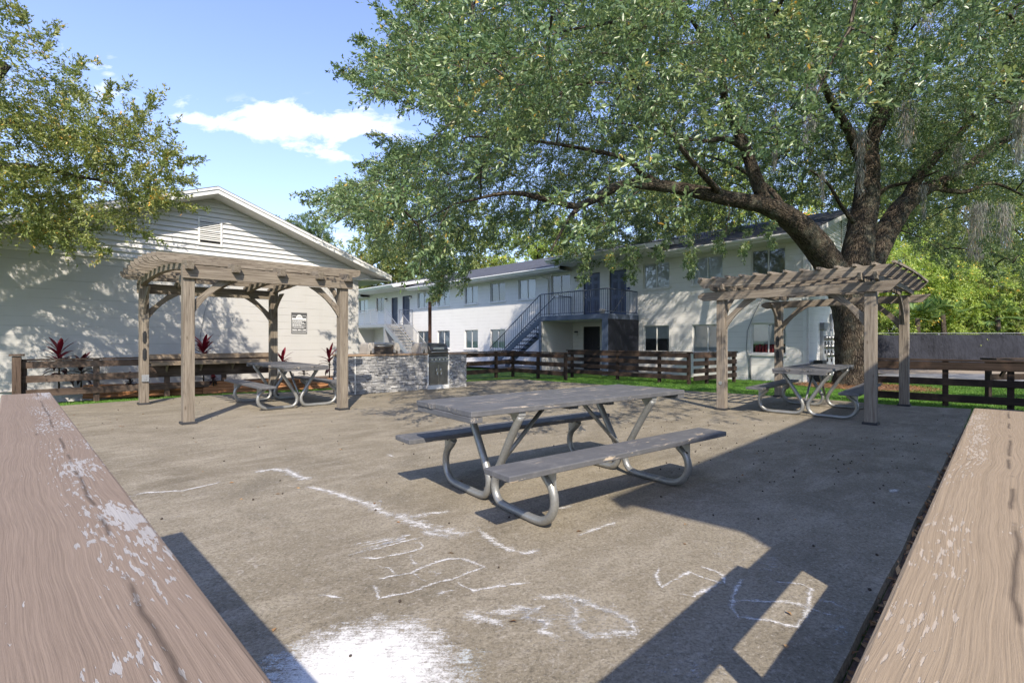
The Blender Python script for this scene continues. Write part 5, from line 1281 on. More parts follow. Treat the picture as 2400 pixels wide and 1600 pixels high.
# silhouette of the crown as seen from the patio corner
POLY = [(1000, -400), (960, 0), (905, 20), (925, 85), (848, 78), (880, 135), (796, 153), (868, 235), (930, 232), (1010, 265), (1030, 300), (1000, 325), (893, 308), (912, 345), (960, 360), (850, 368), (868, 400), (798, 420), (712, 452), (752, 495), (850, 510), (838, 555), (900, 600), (962, 640), (1000, 672), (1035, 690), (1062, 650), (1105, 662), (1130, 605), (1200, 590), (1290, 560), (1335, 600), (1385, 645), (1430, 600), (1492, 642), (1530, 590), (1600, 590), (1628, 635), (1660, 575), (1750, 585), (1800, 565), (1870, 500), (1960, 480), (2040, 480), (2110, 560), (2160, 600), (2240, 640), (2330, 620), (2400, 660), (3600, 800), (3600, -400)]
rng = np.random.default_rng(5)
CX, CY, RX, RY = 8.5, 13.0, 15.0, 10.5
N = 260000
P = np.stack([rng.uniform(CX-RX, CX+RX, N), rng.uniform(CY-RY, CY+RY, N), rng.uniform(1.6, 14, N)], 1)
r2 = ((P[:, 0]-CX)/RX)**2+((P[:, 1]-CY)/RY)**2
zl = 2.7+4.5*(1-r2)-np.abs(fnoise(P, .8, 3))*1.6*(r2 > .45); zu = 3.6+9.2*np.sqrt(np.clip(1-r2, 0, 1))+fnoise(P, .5, 9)*.8
ok = (r2 < 1) & (P[:, 2] > zl) & (P[:, 2] < zu)
dep = np.clip(np.minimum((zu-P[:, 2])/2.2, (P[:, 2]-zl)/2.4), 0, 3)
ok &= rng.random(N) < np.clip(1.15-dep*.30, .45, 1)
cl_ = fnoise(P, 1.25, 1)+.55*fnoise(P, 3.1, 4)
ok &= (cl_ > .0) | (rng.random(N) < .10)
Y = np.maximum(P[:, 1], .5); u = CU+F*P[:, 0]/Y; v = CV-F*(P[:, 2]-H)/Y
ins = inpoly(u, v, POLY); inview = (P[:, 1] > .8) & (v > -120) & (u < 2500)
ok &= ins | ((v <= -120) & (u > 900)) | (u > 2500)
ok &= (P[:, 1] > 4.2)
# the far end of each spray must stay inside the outline too
ax0 = P-np.array([CX, CY, 6.0]); ax0 /= np.linalg.norm(ax0, axis=1, keepdims=True); ax0[:, 2] -= .25; ax0 += rng.normal(0, .5, ax0.shape); ax0 /= np.linalg.norm(ax0, axis=1, keepdims=True)
T_ = P+ax0*.62; Yt = np.maximum(T_[:, 1], .5); ok &= ~inview | (u > 1250) & (v < 480) | inpoly(CU+F*T_[:, 0]/Yt, CV-F*(T_[:, 2]-H)/Yt, POLY)
# keep the two hanging curtains over the facade, thin the rest there
hang = (v > 560) & (u > 1080) & (u < 1860)
ok &= ~hang | (rng.random(N) < .55)
C = P[ok]; AXC = ax0[ok]; vis = (inview & ins)[ok]
nv = np.where(vis)[0]; no = np.where(~vis)[0]
MAXV, MAXO = 10500, 1900
print('sprays in view', len(nv), 'out', len(no))
if len(nv) > MAXV: nv = rng.choice(nv, MAXV, replace=False)
if len(no) > MAXO: no = rng.choice(no, MAXO, replace=False)
C = C[np.concatenate([nv, no])]; AXC = AXC[np.concatenate([nv, no])]
# extra drooping boughs at the silhouette fingers
fing = []
for (u0, v0, u1, v1, Y0, n) in [(1010, 120, 905, 22, 9.5, 14), (1000, 190, 850, 80, 9.8, 16), (990, 230, 800, 155, 10, 20), (1050, 60, 965, 0, 9, 12), (1000, 400, 898, 312, 10.5, 18), (980, 450, 855, 372, 11, 14), (960, 470, 715, 452, 11.5, 30), (960, 500, 755, 495, 11.5, 24), (1000, 520, 850, 510, 11, 16), (1060, 560, 960, 640, 10.5, 16), (1060, 600, 1033, 690, 10, 16), (1110, 600, 1103, 660, 10.5, 9), (1380, 560, 1388, 642, 11, 14), (1340, 560, 1335, 598, 11, 8), (1490, 560, 1492, 640, 11.5, 14), (1560, 540, 1560, 600, 12, 10), (1628, 540, 1627, 632, 12, 14), (1440, 560, 1450, 620, 11.5, 8), (1760, 540, 1752, 582, 13, 10), (1690, 545, 1700, 575, 13, 8), (1240, 540, 1235, 585, 11, 8), (1820, 520, 1810, 560, 13.5, 8), (2300, 560, 2330, 650, 14, 16), (2200, 560, 2230, 640, 15, 12), (2380, 600, 2400, 670, 13, 10)]:
    for i in range(n):
        f = (i+rng.random())/n; uu = u0+(u1-u0)*f+rng.normal(0, 9*(1-f*.7)); vv = v0+(v1-v0)*f+rng.normal(0, 9*(1-f*.7)); YY = Y0+rng.normal(0, .6*(1-f*.6)); p = W(uu, vv, YY)
        fing.append((p.x, p.y, p.z))
C = np.concatenate([C, np.array(fing)]); nf = len(fing)
ctr = np.array([CX, CY, 6.0]); axs = C-ctr; axs /= np.linalg.norm(axs, axis=1, keepdims=True); axs[:, 2] -= .25; axs += rng.normal(0, .3, axs.shape); axs[:len(AXC)] = AXC
Yc = np.maximum(C[:, 1], .5)
sz = rng.uniform(.50, .86, len(C)); sz[-nf:] = rng.uniform(.22, .36, nf)
bigleaf, segs = sprays(C, axs, sz, .068, .028, 'crown', 'oakleaf', oak, rng, 1.0, .55)
# twigs and small branches joining clumps to limbs
lp = []
for sp in LIMBS: lp += [(p, r) for p, r in sp]
LP_ = np.array([tuple(p) for p, r in lp]); 
br = MB()
sel = rng.choice(len(C), 620, replace=False)
ends = [tuple(C[i]) for i in sel]
nodes = LP_.copy()
order = sorted(ends, key=lambda e: np.min(np.sum((LP_-np.array(e))**2, axis=1)))
for e in order:
    e = np.array(e); d2 = np.sum((nodes-e)**2, axis=1); j = int(np.argmin(d2)); s = V(*nodes[j]); q_ = V(*e); Ln = (q_-s).length
    if Ln < .3 or Ln > 4.5: continue
    midp = s.lerp(q_, .5)+V(random.uniform(-.12, .12), random.uniform(-.12, .12), random.uniform(.0, .22))*Ln
    qs = [s.lerp(q_, k_) for k_ in (.3, .55, .8)]
    if not all(inpoly(np.array([CU+F*a_.x/a_.y]), np.array([CV-F*(a_.z-H)/a_.y]), POLY)[0] for a_ in qs): continue
    pts = [s, s.lerp(midp, .5)+V(0, 0, .04*Ln), midp, midp.lerp(q_, .55)+V(0, 0, .03*Ln), q_]; r0 = .010+.011*Ln
    br.tube(pts, [r0, r0*.85, r0*.7, r0*.5, .005], 5, caps=False, jit=.15)
    nodes = np.concatenate([nodes, np.array([tuple(pts[2]), tuple(q_)])])
trunk = obj('trunk', tm_, 'bark', oak)
twig_mesh(br, [segs[i] for i in range(0, len(segs), 3)], .006)
obj('branches', br, 'bark2', trunk)

# spanish moss
def moss(u, v0, v1, Y, wpx, label, seed):
    r = np.random.default_rng(seed); top = W(u, v0, Y); bot = W(u, v1, Y); Ht = top.z-bot.z; wd = wpx/F*Y
    n = int(110+90*Ht*wd*8); pos = []; dr = []; nr_ = []; ln = []
    for i in range(n):
        f0 = r.random()**1.3; x = r.normal(0, wd*.32*(1-f0*.55)); y = r.normal(0, wd*.32)
        z = -Ht*f0*.85; pos.append((top.x+x, top.y+y, top.z+z)); dr.append((r.normal(0, .22), r.normal(0, .22), -1)); ln.append(Ht*r.uniform(.10, .26)*(1.05-f0*.4))
    pos = np.array(pos); dr = np.array(dr); nrm_ = r.normal(0, 1, pos.shape)
    o = leaf_object('spanish_moss', pos, dr, nrm_, np.array(ln), .014, r.uniform(0, 1, n), 'moss', None, base=(top.x, top.y, bot.z))
    tag(o, label, 'moss', 'moss hanging from the oak')
moss(2017, 290, 470, 14.2, 16, 'long pale moss strand hanging in front of the central oak limb', 1)
moss(1905, 130, 320, 11.5, 22, 'moss tuft hanging high in the oak left of the centre limb', 2)
moss(1888, 230, 350, 11.6, 18, 'lower moss tuft just left of the high one', 3)
moss(2125, 230, 360, 13.0, 30, 'wide grey moss clump right of the centre limb', 4)
moss(2170, 25, 90, 9.5, 26, 'short moss clump near the top edge of the picture', 5)
moss(1640, 160, 215, 10.5, 12, 'small moss tuft above the left limb', 6)
moss(2290, 470, 620, 14.5, 36, 'big grey moss curtain at the lower right of the crown', 7)
moss(2355, 470, 600, 14.0, 24, 'moss curtain nearest the right edge above the shrubs', 8)
moss(2245, 330, 420, 15.0, 20, 'moss hanging under the right-hand limb', 9)
moss(2165, 430, 520, 15.2, 10, 'thin moss strand under the right fork', 10)
moss(1815, 350, 410, 13.5, 10, 'thin moss tuft beside the rising left fork', 11)
moss(1928, 400, 480, 14.0, 9, 'thin moss strand between the left and centre limbs', 12)
moss(2388, 230, 400, 12.5, 26, 'pale moss curtain at the right edge half way up', 13)

# --- generic tree
def tree(name, label, x, y, z0, ht, trunk_r, blobs, nspray, leaf, mat, seed, size=(1, 1.7), group=None, cat='tree', barkm='bark2', carve=None, keep=1.0, lw=.5, trunkpts=None, up=.5, nbr=24):
    r = np.random.default_rng(seed); t = thing(name, (x, y, z0), label, cat, group)
    mb = MB(); cen = [V(*b[:3]) for b in blobs]
    pts = trunkpts or [(V(x, y, z0-.1), trunk_r*1.3), (V(x, y, z0+ht*.15), trunk_r), (V(x+.03*ht*random.uniform(-1, 1), y, z0+ht*.4), trunk_r*.8), (V(x, y, z0+ht*.8), trunk_r*.3)]
    sp = limb(mb, pts, 10, 4, .08)
    for c in cen[:nbr]:
        s = min(sp, key=lambda q_: (q_[0]-c).length+.6*max(0, q_[0].z-c.z+.2))[0]; mid_ = s.lerp(c, .5)+V(0, 0, .06*(c-s).length)
        mb.tube([s, mid_, c], [trunk_r*.35, trunk_r*.22, trunk_r*.06], 6, caps=False)
    Cs = []; Ax = []
    vol = np.array([b[3]*b[4]*b[5] for b in blobs])**(2/3); pr = vol/vol.sum(); k = 0
    while len(Cs) < nspray and k < nspray*12:
        k += 1; b = blobs[r.choice(len(blobs), p=pr)]; d = r.normal(0, 1, 3); d /= np.linalg.norm(d); rr = r.uniform(.45, 1)**.6
        p = np.array(b[:3])+d*np.array(b[3:6])*rr
        if fnoise(p[None], 2.2/max(b[3], .5), seed)[0] < -.22: continue
        if carve is not None:
            d[2] -= .15; a_ = d+r.normal(0, .45, 3); a_ /= np.linalg.norm(a_); bad = False
            for q_ in (p, p+a_*size[1]*.85):
                u_ = CU+F*q_[0]/q_[1]; v_ = CV-F*(q_[2]-H)/q_[1]
                if (q_[1] > 1 and u_ > -20 and not inpoly(np.array([u_]), np.array([v_]), carve)[0]): bad = True
            if bad: continue
            Cs.append(p); Ax.append(a_); continue
        Cs.append(p); d[2] -= .15; Ax.append(d+r.normal(0, .45, 3))
    Cs = np.array(Cs); Ax = np.array(Ax)
    o, sg = sprays(Cs, Ax, r.uniform(size[0], size[1], len(Cs)), leaf, leaf*lw, 'crown', mat, t, r, keep, up)
    twig_mesh(mb, [sg[i] for i in range(0, len(sg), 4)], .004*max(1, size[0]*2))
    obj('trunk', mb, barkm, t)
    return t
# left foreground tree (trunk just outside the left edge)
LPOLY = [(-900, -600), (-900, 900), (0, 545), (40, 560), (90, 560), (150, 585), (210, 600), (245, 585), (215, 545), (200, 535), (300, 555), (350, 545), (300, 505), (380, 500), (440, 480), (385, 470), (410, 440), (445, 420), (410, 395), (440, 380), (420, 350), (395, 340), (385, 300), (360, 262), (345, 240), (300, 260), (285, 200), (250, 225), (215, 210), (180, 200), (195, 165), (175, 145), (110, 150), (80, 120), (135, 100), (125, 70), (65, 75), (50, 35), (25, 22), (10, 45), (0, 0), (-20, -600)]
tb = at(-11.2, 8.1)
tree('oak_tree', 'leafy yellow-green tree leaning in from the left edge over the gabled building', tb.x, tb.y, tb.z, 8.5, .22,
     [(-8.9, 8.4, 5.5, 2.1, 1.9, 1.5), (-7.6, 8.4, 4.7, 1.7, 1.7, 1.3), (-9.2, 8.8, 4.2, 2.1, 1.7, 1.2), (-7.0, 8.9, 4.0, 1.4, 1.3, .9), (-8.0, 8.6, 3.6, 1.7, 1.5, .8), (-10.6, 8.4, 6.6, 2.6, 2.0, 1.7), (-6.6, 8.9, 4.6, 1.0, 1.0, .8), (-9.9, 8.6, 3.4, 1.5, 1.5, .7), (-12.5, 8.5, 6.0, 2.2, 2.2, 2.0)],
     1800, .060, 'leftleaf', 21, (.35, .75), carve=LPOLY, lw=.40, trunkpts=[(tb+V(0, 0, -.2), .3), (tb+V(.1, 0, 1.5), .22), (tb+V(.6, .1, 3.0), .19), (tb+V(1.5, .2, 4.6), .14), (tb+V(2.6, .3, 6.0), .07)])
# finger sprays of the left tree
r_ = np.random.default_rng(77); fg_ = []; fa = []
for (u0, v0, u1, v1, n) in [(80, 90, 55, 30, 8), (90, 130, 130, 75, 8), (60, 60, 25, 25, 7), (150, 190, 190, 150, 8), (230, 260, 285, 205, 9), (320, 300, 358, 238, 10), (340, 330, 385, 300, 6), (370, 380, 435, 375, 10), (350, 420, 440, 420, 11), (330, 470, 440, 480, 12), (260, 520, 345, 545, 10), (180, 540, 240, 588, 9), (100, 540, 150, 570, 8), (60, 540, 90, 560, 6), (380, 400, 400, 345, 7), (300, 440, 420, 455, 9)]:
    for i in range(n):
        f = (i+r_.random())/n; p = W(u0+(u1-u0)*f, v0+(v1-v0)*f, 8.7+r_.normal(0, .25)); fg_.append(tuple(p)); fa.append(((u1-u0), r_.normal(0, 25), -(v1-v0)))
lt = [o for o in bpy.data.objects if o.name.startswith('oak_tree') and o is not oak][0]
sprays(np.array(fg_), np.array(fa, float)+r_.normal(0, 18, (len(fa), 3)), r_.uniform(.20, .32, len(fg_)), .058, .024, 'branch_tips', 'leftleaf', lt, r_, .7)

# trees behind the camera that dapple the left wall
tbx = at(-13.2, 3.2)
tree('oak_tree', 'broad tree standing beyond the left edge of the patio, out of the picture', -13.2, 3.4, 0, 9, .25, [(-12.6, 4.6, 6.4, 2.6, 2.4, 1.6), (-13.9, 3.6, 5.2, 2.0, 2.0, 1.4), (-11.6, 4.2, 7.8, 1.8, 1.6, 1.2)], 420, .09, 'leftleaf', 31, (.6, 1.1), lw=.45)

# background trees
def bg(u, vtop, Y, wpx, z0=-.3, seed=0, leaf=.16, mat='farleaf', n=420, label='', name='tree', low=.25, tr=.25, keep=1.0, size=(1.2, 2.2), group='trees behind the apartments', cat='tree', lw=.5):
    r = np.random.default_rng(seed); x = (u-CU)/F*Y; zt = H+(CV-vtop)*Y/F; rw = wpx/2/F*Y; bl_ = []
    nb = 9
    for k in range(nb):
        f = low+(1-low)*((k+.5)/nb); zz = z0+(zt-z0)*f; rr = rw*math.sin(math.pi*min(1, .25+f*.62))*.72
        a = r.uniform(0, 6.28); bl_.append((x+math.cos(a)*rw*.42, Y+math.sin(a)*rw*.42, min(zz, zt-rr*.55), rr*r.uniform(.75, 1), rr, rr*.62))
    return tree(name, label, x, Y, z0, (zt-z0)*.9, tr, bl_, n, leaf, mat, seed, size, group, cat, keep=keep, lw=lw)
K_ = 0
for (u, vt, Y, wpx, leaf, mat, n, lab) in [
    (870, 540, 48, 190, .24, 'farleaf', 420, 'rounded green tree seen between the gable and the oak foliage'),
    (985, 480, 52, 230, .24, 'farleaf', 420, 'green tree behind the roof of the far apartment unit'),
    (1120, 470, 50, 240, .24, 'farleaf', 420, 'light green tree behind the middle of the apartment roof'),
    (1260, 490, 47, 240, .22, 'brightleaf', 420, 'pale yellow-green tree above the long grey roof'),
    (1400, 410, 45, 260, .22, 'farleaf', 420, 'olive tree above the balcony roof'),
    (1540, 370, 42, 280, .22, 'farleaf', 420, 'tall olive tree behind the roof right of the balcony'),
    (1700, 300, 40, 300, .2, 'brightleaf', 430, 'yellow-green tree behind the roof left of the oak fork'),
    (1880, 250, 40, 320, .2, 'farleaf', 430, 'green tree behind the apartment gable'),
    (2070, 170, 38, 340, .2, 'farleaf', 460, 'tall tree right behind the oak trunk'),
    (2250, 130, 36, 340, .19, 'farleaf', 480, 'tall dark green tree above the bright shrubs'),
    (2420, 130, 35, 360, .19, 'farleaf', 480, 'tall tree at the right edge behind the shrubs')]:
    K_ += 1; bg(u, vt, Y, wpx, seed=200+K_, leaf=leaf, mat=mat, n=n, label=lab)
for (u, vt, Y, wpx, leaf, mat, n, lab) in [
    (2085, 560, 29, 150, .12, 'brightleaf', 330, 'yellow-green shrub just right of the oak trunk'),
    (2160, 590, 28.5, 150, .12, 'brightleaf', 330, 'bright shrub behind the back right pergola post'),
    (2235, 600, 28, 150, .12, 'brightleaf', 330, 'bright yellow-green shrub right of the pergola roof'),
    (2310, 590, 28, 150, .12, 'farleaf', 330, 'olive shrub above the black screen fence'),
    (2390, 610, 27.5, 150, .12, 'brightleaf', 330, 'bright shrub at the right edge above the screen fence'),
    (2130, 500, 31, 180, .13, 'brightleaf', 330, 'tall yellowing shrub behind the pergola end'),
    (2290, 480, 31, 200, .13, 'farleaf', 360, 'tall loose shrub behind the row of bright ones'),
    (2410, 500, 31, 200, .13, 'brightleaf', 330, 'tall light green shrub at the right edge'),
    (2010, 560, 33, 160, .13, 'farleaf', 260, 'shrub behind the oak fork')]:
    K_ += 1; bg(u, vt, Y, wpx, seed=300+K_, leaf=leaf, mat=mat, n=n, label=lab, name='shrub', low=.05, tr=.08, size=(.7, 1.4), group='shrubs beyond the screen fence', cat='shrub')
# two pines over the gable
for (u, vt, Y, wpx, lab, sd) in [(682, 503, 70, 62, 'left of the two small pine tops above the white gable', 41), (748, 505, 66, 84, 'right of the two small pine tops above the white gable', 42)]:
    x = (u-CU)/F*Y; zt = H+(CV-vt)*Y/F; r = np.random.default_rng(sd); rw = wpx/2/F*Y; bl_ = []
    for k in range(11): a = r.uniform(0, 6.28); rr = r.uniform(.3, 1); bl_.append((x+math.cos(a)*rw*rr*.8, Y+math.sin(a)*rw*rr*.8, zt-.7-r.uniform(0, 4.2), rw*.30, rw*.30, rw*.15))
    tree('pine_tree', lab, x, Y, -.3, zt, .30, bl_, 130, .30, 'pineleaf', sd, (.8, 1.4), 'pine tops over the gable', lw=.28)

# palmettos above the screen fence
def palmetto(u, v, Y, label, seed, dead=0):
    r = np.random.default_rng(seed); c = W(u, v, Y); root = thing('palmetto', (c.x, c.y, -.3), label, 'palm', 'palmettos behind the screen fence')
    mb = MB(); mb.tube([(c.x, c.y, -.35), (c.x+.05, c.y, c.z*.6), (c.x, c.y, c.z)], [.14, .12, .10], 9); obj('trunk', mb, 'bark2', root)
    pos = []; dr = []; ln = []
    for k in range(11):
        az = r.uniform(0, 6.28); el = r.uniform(-.4, 1.1); d = np.array([math.cos(az)*math.cos(el), math.sin(az)*math.cos(el), math.sin(el)]); h = np.array([c.x, c.y, c.z])+d*.55
        s = np.cross(d, [0, 0, 1.]); s /= np.linalg.norm(s)+1e-6
        for j in range(22):
            a = (j-10.5)/10.5*1.35; q_ = d*math.cos(a)+s*math.sin(a); q_[2] -= .25*abs(math.sin(a)); pos.append(h); dr.append(q_); ln.append(r.uniform(.6, .85))
    pos = np.array(pos); dr = np.array(dr); leaf_object('fronds', pos, dr, r.normal(0, .3, pos.shape)+np.array([0, 0, 1.]), np.array(ln), .05, r.uniform(.2, .8, len(pos)), 'palmleaf', root)
palmetto(2210, 735, 26.5, 'palmetto with spiky fans just right of the back pergola post', 1)
palmetto(2338, 742, 26.3, 'palmetto with drooping yellow frond over the screen fence', 2)
palmetto(2385, 715, 27.0, 'palmetto at the right edge above the screen fence', 3)
palmetto(2150, 745, 26.8, 'small palmetto partly behind the back right pergola post', 4)

# ------------------------------------------------------------------ screen fence
sf = thing('screen_fence', (18, 25, -.3), 'black privacy cloth stretched on a metal fence beyond the drive', 'fence')
mb = MB(); nn_ = 90; x0, x1 = 15.5, 60.0; vs = []; lc = []; rows = 6
for j in range(rows+1):
    for i in range(nn_+1):
        f = i/nn_; x = x0+(x1-x0)*f**1.4; y = 25.2-.06*(x-18)+.06*math.sin(x*2.1+j*.5)+.05*math.sin(x*5.3+j)
        sag = .05*abs(math.sin(x*1.05))+.02*math.sin(x*3)
        z = -.33+(1.86-sag)*(j/rows); vs.append((x, y, z)); lc.append((x, z, 0))
mb.add(vs, [(j*(nn_+1)+i, j*(nn_+1)+i+1, (j+1)*(nn_+1)+i+1, (j+1)*(nn_+1)+i) for j in range(rows) for i in range(nn_)], lc, smooth=True); obj('cloth', mb, 'screen', sf)
mb = MB(); mb.tube([(x0, 25.38, 1.56), (x1, 25.38-.06*(x1-x0), 1.56)], .022, 6); obj('top_pipe', mb, 'metergrey', sf)
for k in range(14):
    x = x0+.3+k*3.0; mb = MB(); mb.cyl((x, 25.45-.06*(x-18), -.4), (x, 25.45-.06*(x-18), 1.58), .03, 8); obj('post', mb, 'metergrey', sf)

# ------------------------------------------------------------------ grass, litter, mulch
def pin(poly, x, y): return inpoly(np.array(x), np.array(y), poly)
r = np.random.default_rng(9)
def blades(name, n, fx, h=(.03, .07), label=None):
    X, Yy = fx(n); z = np.array([gz(a, b) for a, b in zip(X, Yy)])-.03
    pos = np.stack([X, Yy, z], 1); dr = r.normal(0, .38, pos.shape); dr[:, 2] = 1
    nr2 = r.normal(0, 1, pos.shape); nr2[:, 2] = .1
    o = leaf_object(name, pos, dr, nr2, r.uniform(h[0], h[1], len(X)), .010, np.clip(r.normal(.45, .22, len(X)), 0, 1), 'blade', None, fold=.1); tag(o, kind='stuff')
    return o
PA = [(x, y) for x, y in PATIO]
def band(n):
    xs = []; ys = []
    A1, A2 = np.array([8.4, 8.5]), np.array([.2, 15.4])
    while len(xs) < n:
        m_ = 20000; t_ = r.random(m_); q_ = r.random(m_)**1.3
        p = A1+(A2-A1)*t_[:, None]; w_ = 6.0*q_; x = p[:, 0]+.65*w_; y = p[:, 1]+.76*w_
        k = ~pin(PA, x, y) & ((x-10.72)**2+(y-15.6)**2 > 3.2); xs += list(x[k]); ys += list(y[k])
    return np.array(xs[:n]), np.array(ys[:n])
blades('grass', 90000, band)
def band2(n):
    m_ = n*2; x = r.uniform(-10.5, -3.5, m_); y0 = 9.15+(x+8.34)*.80; y = y0+r.uniform(-.4, 2.0, m_)
    k = ~pin(PA, x, y) & (y < bp0.y+(x-bp0.x)*bd.y/bd.x-.03); return x[k][:n], y[k][:n]
blades('grass', 26000, band2, (.03, .065))
def band3(n):
    m_ = n; x = r.uniform(7.4, 17, m_); y = r.uniform(7.5, 18, m_); k = ~pin(PA, x, y) & ((x-10.72)**2+(y-15.6)**2 > 3.2) & (y > 7.0+(x-7.6)*-.1); return x[k], y[k]
blades('grass', 60000, band3)
# mulch ring round the oak
mb = MB(); n = 40; vs = [(TB.x, TB.y-.1, gz(TB.x, TB.y)+.06)]
for i in range(n): a = 2*math.pi*i/n; rr = 1.75+.22*math.sin(3*a)+random.uniform(-.08, .08); x, y = TB.x+.1+rr*math.cos(a), TB.y-.35+rr*math.sin(a)*1.05; vs.append((x, y, gz(x, y)-.015))
mb.add(vs, [(0, i+1, (i+1) % n+1) for i in range(n)], vs, smooth=True); tag(obj('mulch_ring', mb, 'mulch'), kind='structure')
def scatter(name, pts, ln, wd, mat, tilt=.25, kind='stuff'):
    pos = np.array(pts); n = len(pos); a = r.uniform(0, 6.28, n); dr = np.stack([np.cos(a), np.sin(a), r.normal(0, tilt, n)], 1); nr2 = r.normal(0, .25, (n, 3)); nr2[:, 2] += 1
    return tag(leaf_object(name, pos, dr, nr2, r.uniform(.6, 1.2, n)*ln, wd, r.uniform(0, 1, n), mat, None, fold=.2), kind=kind)
pts = []
for i in range(5000): a = r.uniform(0, 6.28); rr = 1.9*math.sqrt(r.random()); x, y = TB.x+rr*math.cos(a), TB.y-.35+rr*math.sin(a); pts.append((x, y, gz(x, y)+.06*(1-rr/1.9)+.0))
scatter('pine_straw', pts, .14, .012, 'litter', .35)
pts = []
for i in range(260): u_ = r.uniform(250, 2300); v_ = 900+680*r.random()**1.3; p = G(u_, v_); 
rr_ = np.random.default_rng(3)
for i in range(900):
    x, y = rr_.uniform(-8, 8), rr_.uniform(1, 14)
    if pin(PA, [x], [y])[0] and rr_.random() < .30: pts.append((x, y, .004))
scatter('fallen_leaves', pts, .042, .020, 'litter', .12)
# dry leaves heaped in the gap beneath the right rail
pts = []
for i in range(2600):
    s = rr_.uniform(.0, 6.5); w_ = rr_.uniform(.0, .42)**1; p = V(1.135, 1.743, 0)+A_*(s-.8)-nr*(w_+.01); pts.append((p.x, p.y, -.055+rr_.uniform(0, .045)))
scatter('leaf_litter', pts, .055, .022, 'litter', .5)
mb = MB(); a0 = V(1.135, 1.743, 0)-A_*.9-nr*.005; mb.add([a0+V(0, 0, -.052), a0-nr*.5+V(0, 0, -.052), a0-nr*.5+A_*8.5+V(0, 0, -.052), a0+A_*8.5+V(0, 0, -.052)], [(0, 1, 2, 3)], [(0, 0, 0)]*4); tag(obj('soil_strip', mb, 'bedsoil'), kind='structure')
# acorns
mb = MB()
for i in range(330):
    cl = rr_.random()
    if cl < .55: x, y = rr_.normal(3.2, 1.6), rr_.normal(5.6, 1.7)
    else: x, y = rr_.uniform(-7, 7), rr_.uniform(1.6, 12)
    if pin(PA, [x], [y])[0]: mb.ball((x, y, .005), 0.0055+rr_.random()*.0035, 6, (1, 1.25, .9))
tag(obj('acorns', mb, 'acorn'), kind='stuff')

# ------------------------------------------------------------------ chalk drawings on the slab
def chalk_line(pts, wd, z=.0045):
    mb = MB(); P_ = [G(u, v, 0) for u, v in pts]; Q = []
    for i in range(len(P_)-1):
        n = max(1, int((P_[i+1]-P_[i]).length/.04))
        for k in range(n): Q.append(P_[i].lerp(P_[i+1], k/n)+V(random.uniform(-.004, .004), random.uniform(-.004, .004), 0))
    Q.append(P_[-1]); vs = []; fd = []
    for i, p in enumerate(Q):
        d = unit(Q[min(i+1, len(Q)-1)]-Q[max(i-1, 0)]); n = V(-d.y, d.x, 0); w_ = wd*1.55*random.uniform(.6, 1.4); e = min(1, min(i, len(Q)-1-i)/2+.3)
        for s, f in ((-1, .0), (0, 1.0), (1, .0)): vs.append(V(p.x, p.y, z)+n*w_*s*.5); fd.append(f*e)
    fs = []
    for i in range(len(Q)-1):
        for c in (0, 1): fs.append((i*3+c, (i+1)*3+c, (i+1)*3+c+1, i*3+c+1))
    mb.add(vs, fs, vs, fade=fd); return mb
def chalk_blob(cu, cv, poly, z=.0045, rings=5, peak=1.0):
    mb = MB(); c = G(cu, cv, 0); B2 = []
    P_ = [G(u, v, 0) for u, v in poly]
    for i in range(len(P_)):
        a, b = P_[i], P_[(i+1) % len(P_)]
        for k in range(5): B2.append(a.lerp(b, k/5)*1.0)
    n = len(B2); vs = [V(c.x, c.y, z)]; fd = [peak]
    for j in range(1, rings+1):
        f = j/rings
        for p in B2: q_ = c.lerp(p, f*(1+random.uniform(-.05, .05))); vs.append(V(q_.x, q_.y, z)); fd.append(peak*(1-f**2.2))
    fs = [(0, 1+i, 1+(i+1) % n) for i in range(n)]
    for j in range(rings-1):
        for i in range(n): a = 1+j*n; b = a+n; fs.append((a+i, b+i, b+(i+1) % n, a+(i+1) % n))
    mb.add(vs, fs, vs, fade=fd); return mb
def ck(mb, mat='chalk'): obj('chalk_drawing', mb, mat, patio, attrs=('fade',))
ck(chalk_blob(830, 1590, [(520, 1650), (600, 1540), (690, 1478), (780, 1440), (900, 1425), (1010, 1430), (1080, 1470), (1140, 1530), (1160, 1610), (1180, 1800), (500, 1850)], peak=1.6), 'chalk')
ck(chalk_blob(1090, 1560, [(1020, 1500), (1090, 1480), (1160, 1520), (1175, 1580), (1130, 1640), (1040, 1620)], z=.006, peak=.55), 'chalkblue')
ck(chalk_blob(660, 1570, [(560, 1530), (640, 1490), (720, 1500), (760, 1560), (700, 1660), (560, 1650)], z=.006, peak=.6), 'chalkblue')
for pts, wd in [([(590, 1108), (640, 1100), (672, 1103), (700, 1118), (730, 1126)], .13), ([(718, 1140), (770, 1152), (830, 1172), (868, 1182), (892, 1200), (930, 1212)], .10), ([(888, 1180), (893, 1170)], .06), ([(920, 1200), (960, 1222), (1010, 1238), (1060, 1248), (1100, 1256)], .13), ([(950, 1215), (1000, 1205), (1060, 1198)], .09), ([(980, 1245), (1040, 1255), (1080, 1262)], .10), ([(1118, 1235), (1140, 1258), (1180, 1283), (1225, 1297), (1262, 1292), (1285, 1284)], .06), ([(1350, 1256), (1400, 1240), (1450, 1222)], .05), ([(300, 1165), (340, 1155), (430, 1150), (520, 1130)], .05), ([(370, 1222), (400, 1216), (430, 1208)], .022), ([(905, 1063), (925, 1072)], .05), ([(1300, 1195), (1345, 1185)], .05)]:
    ck(chalk_line(pts, wd))
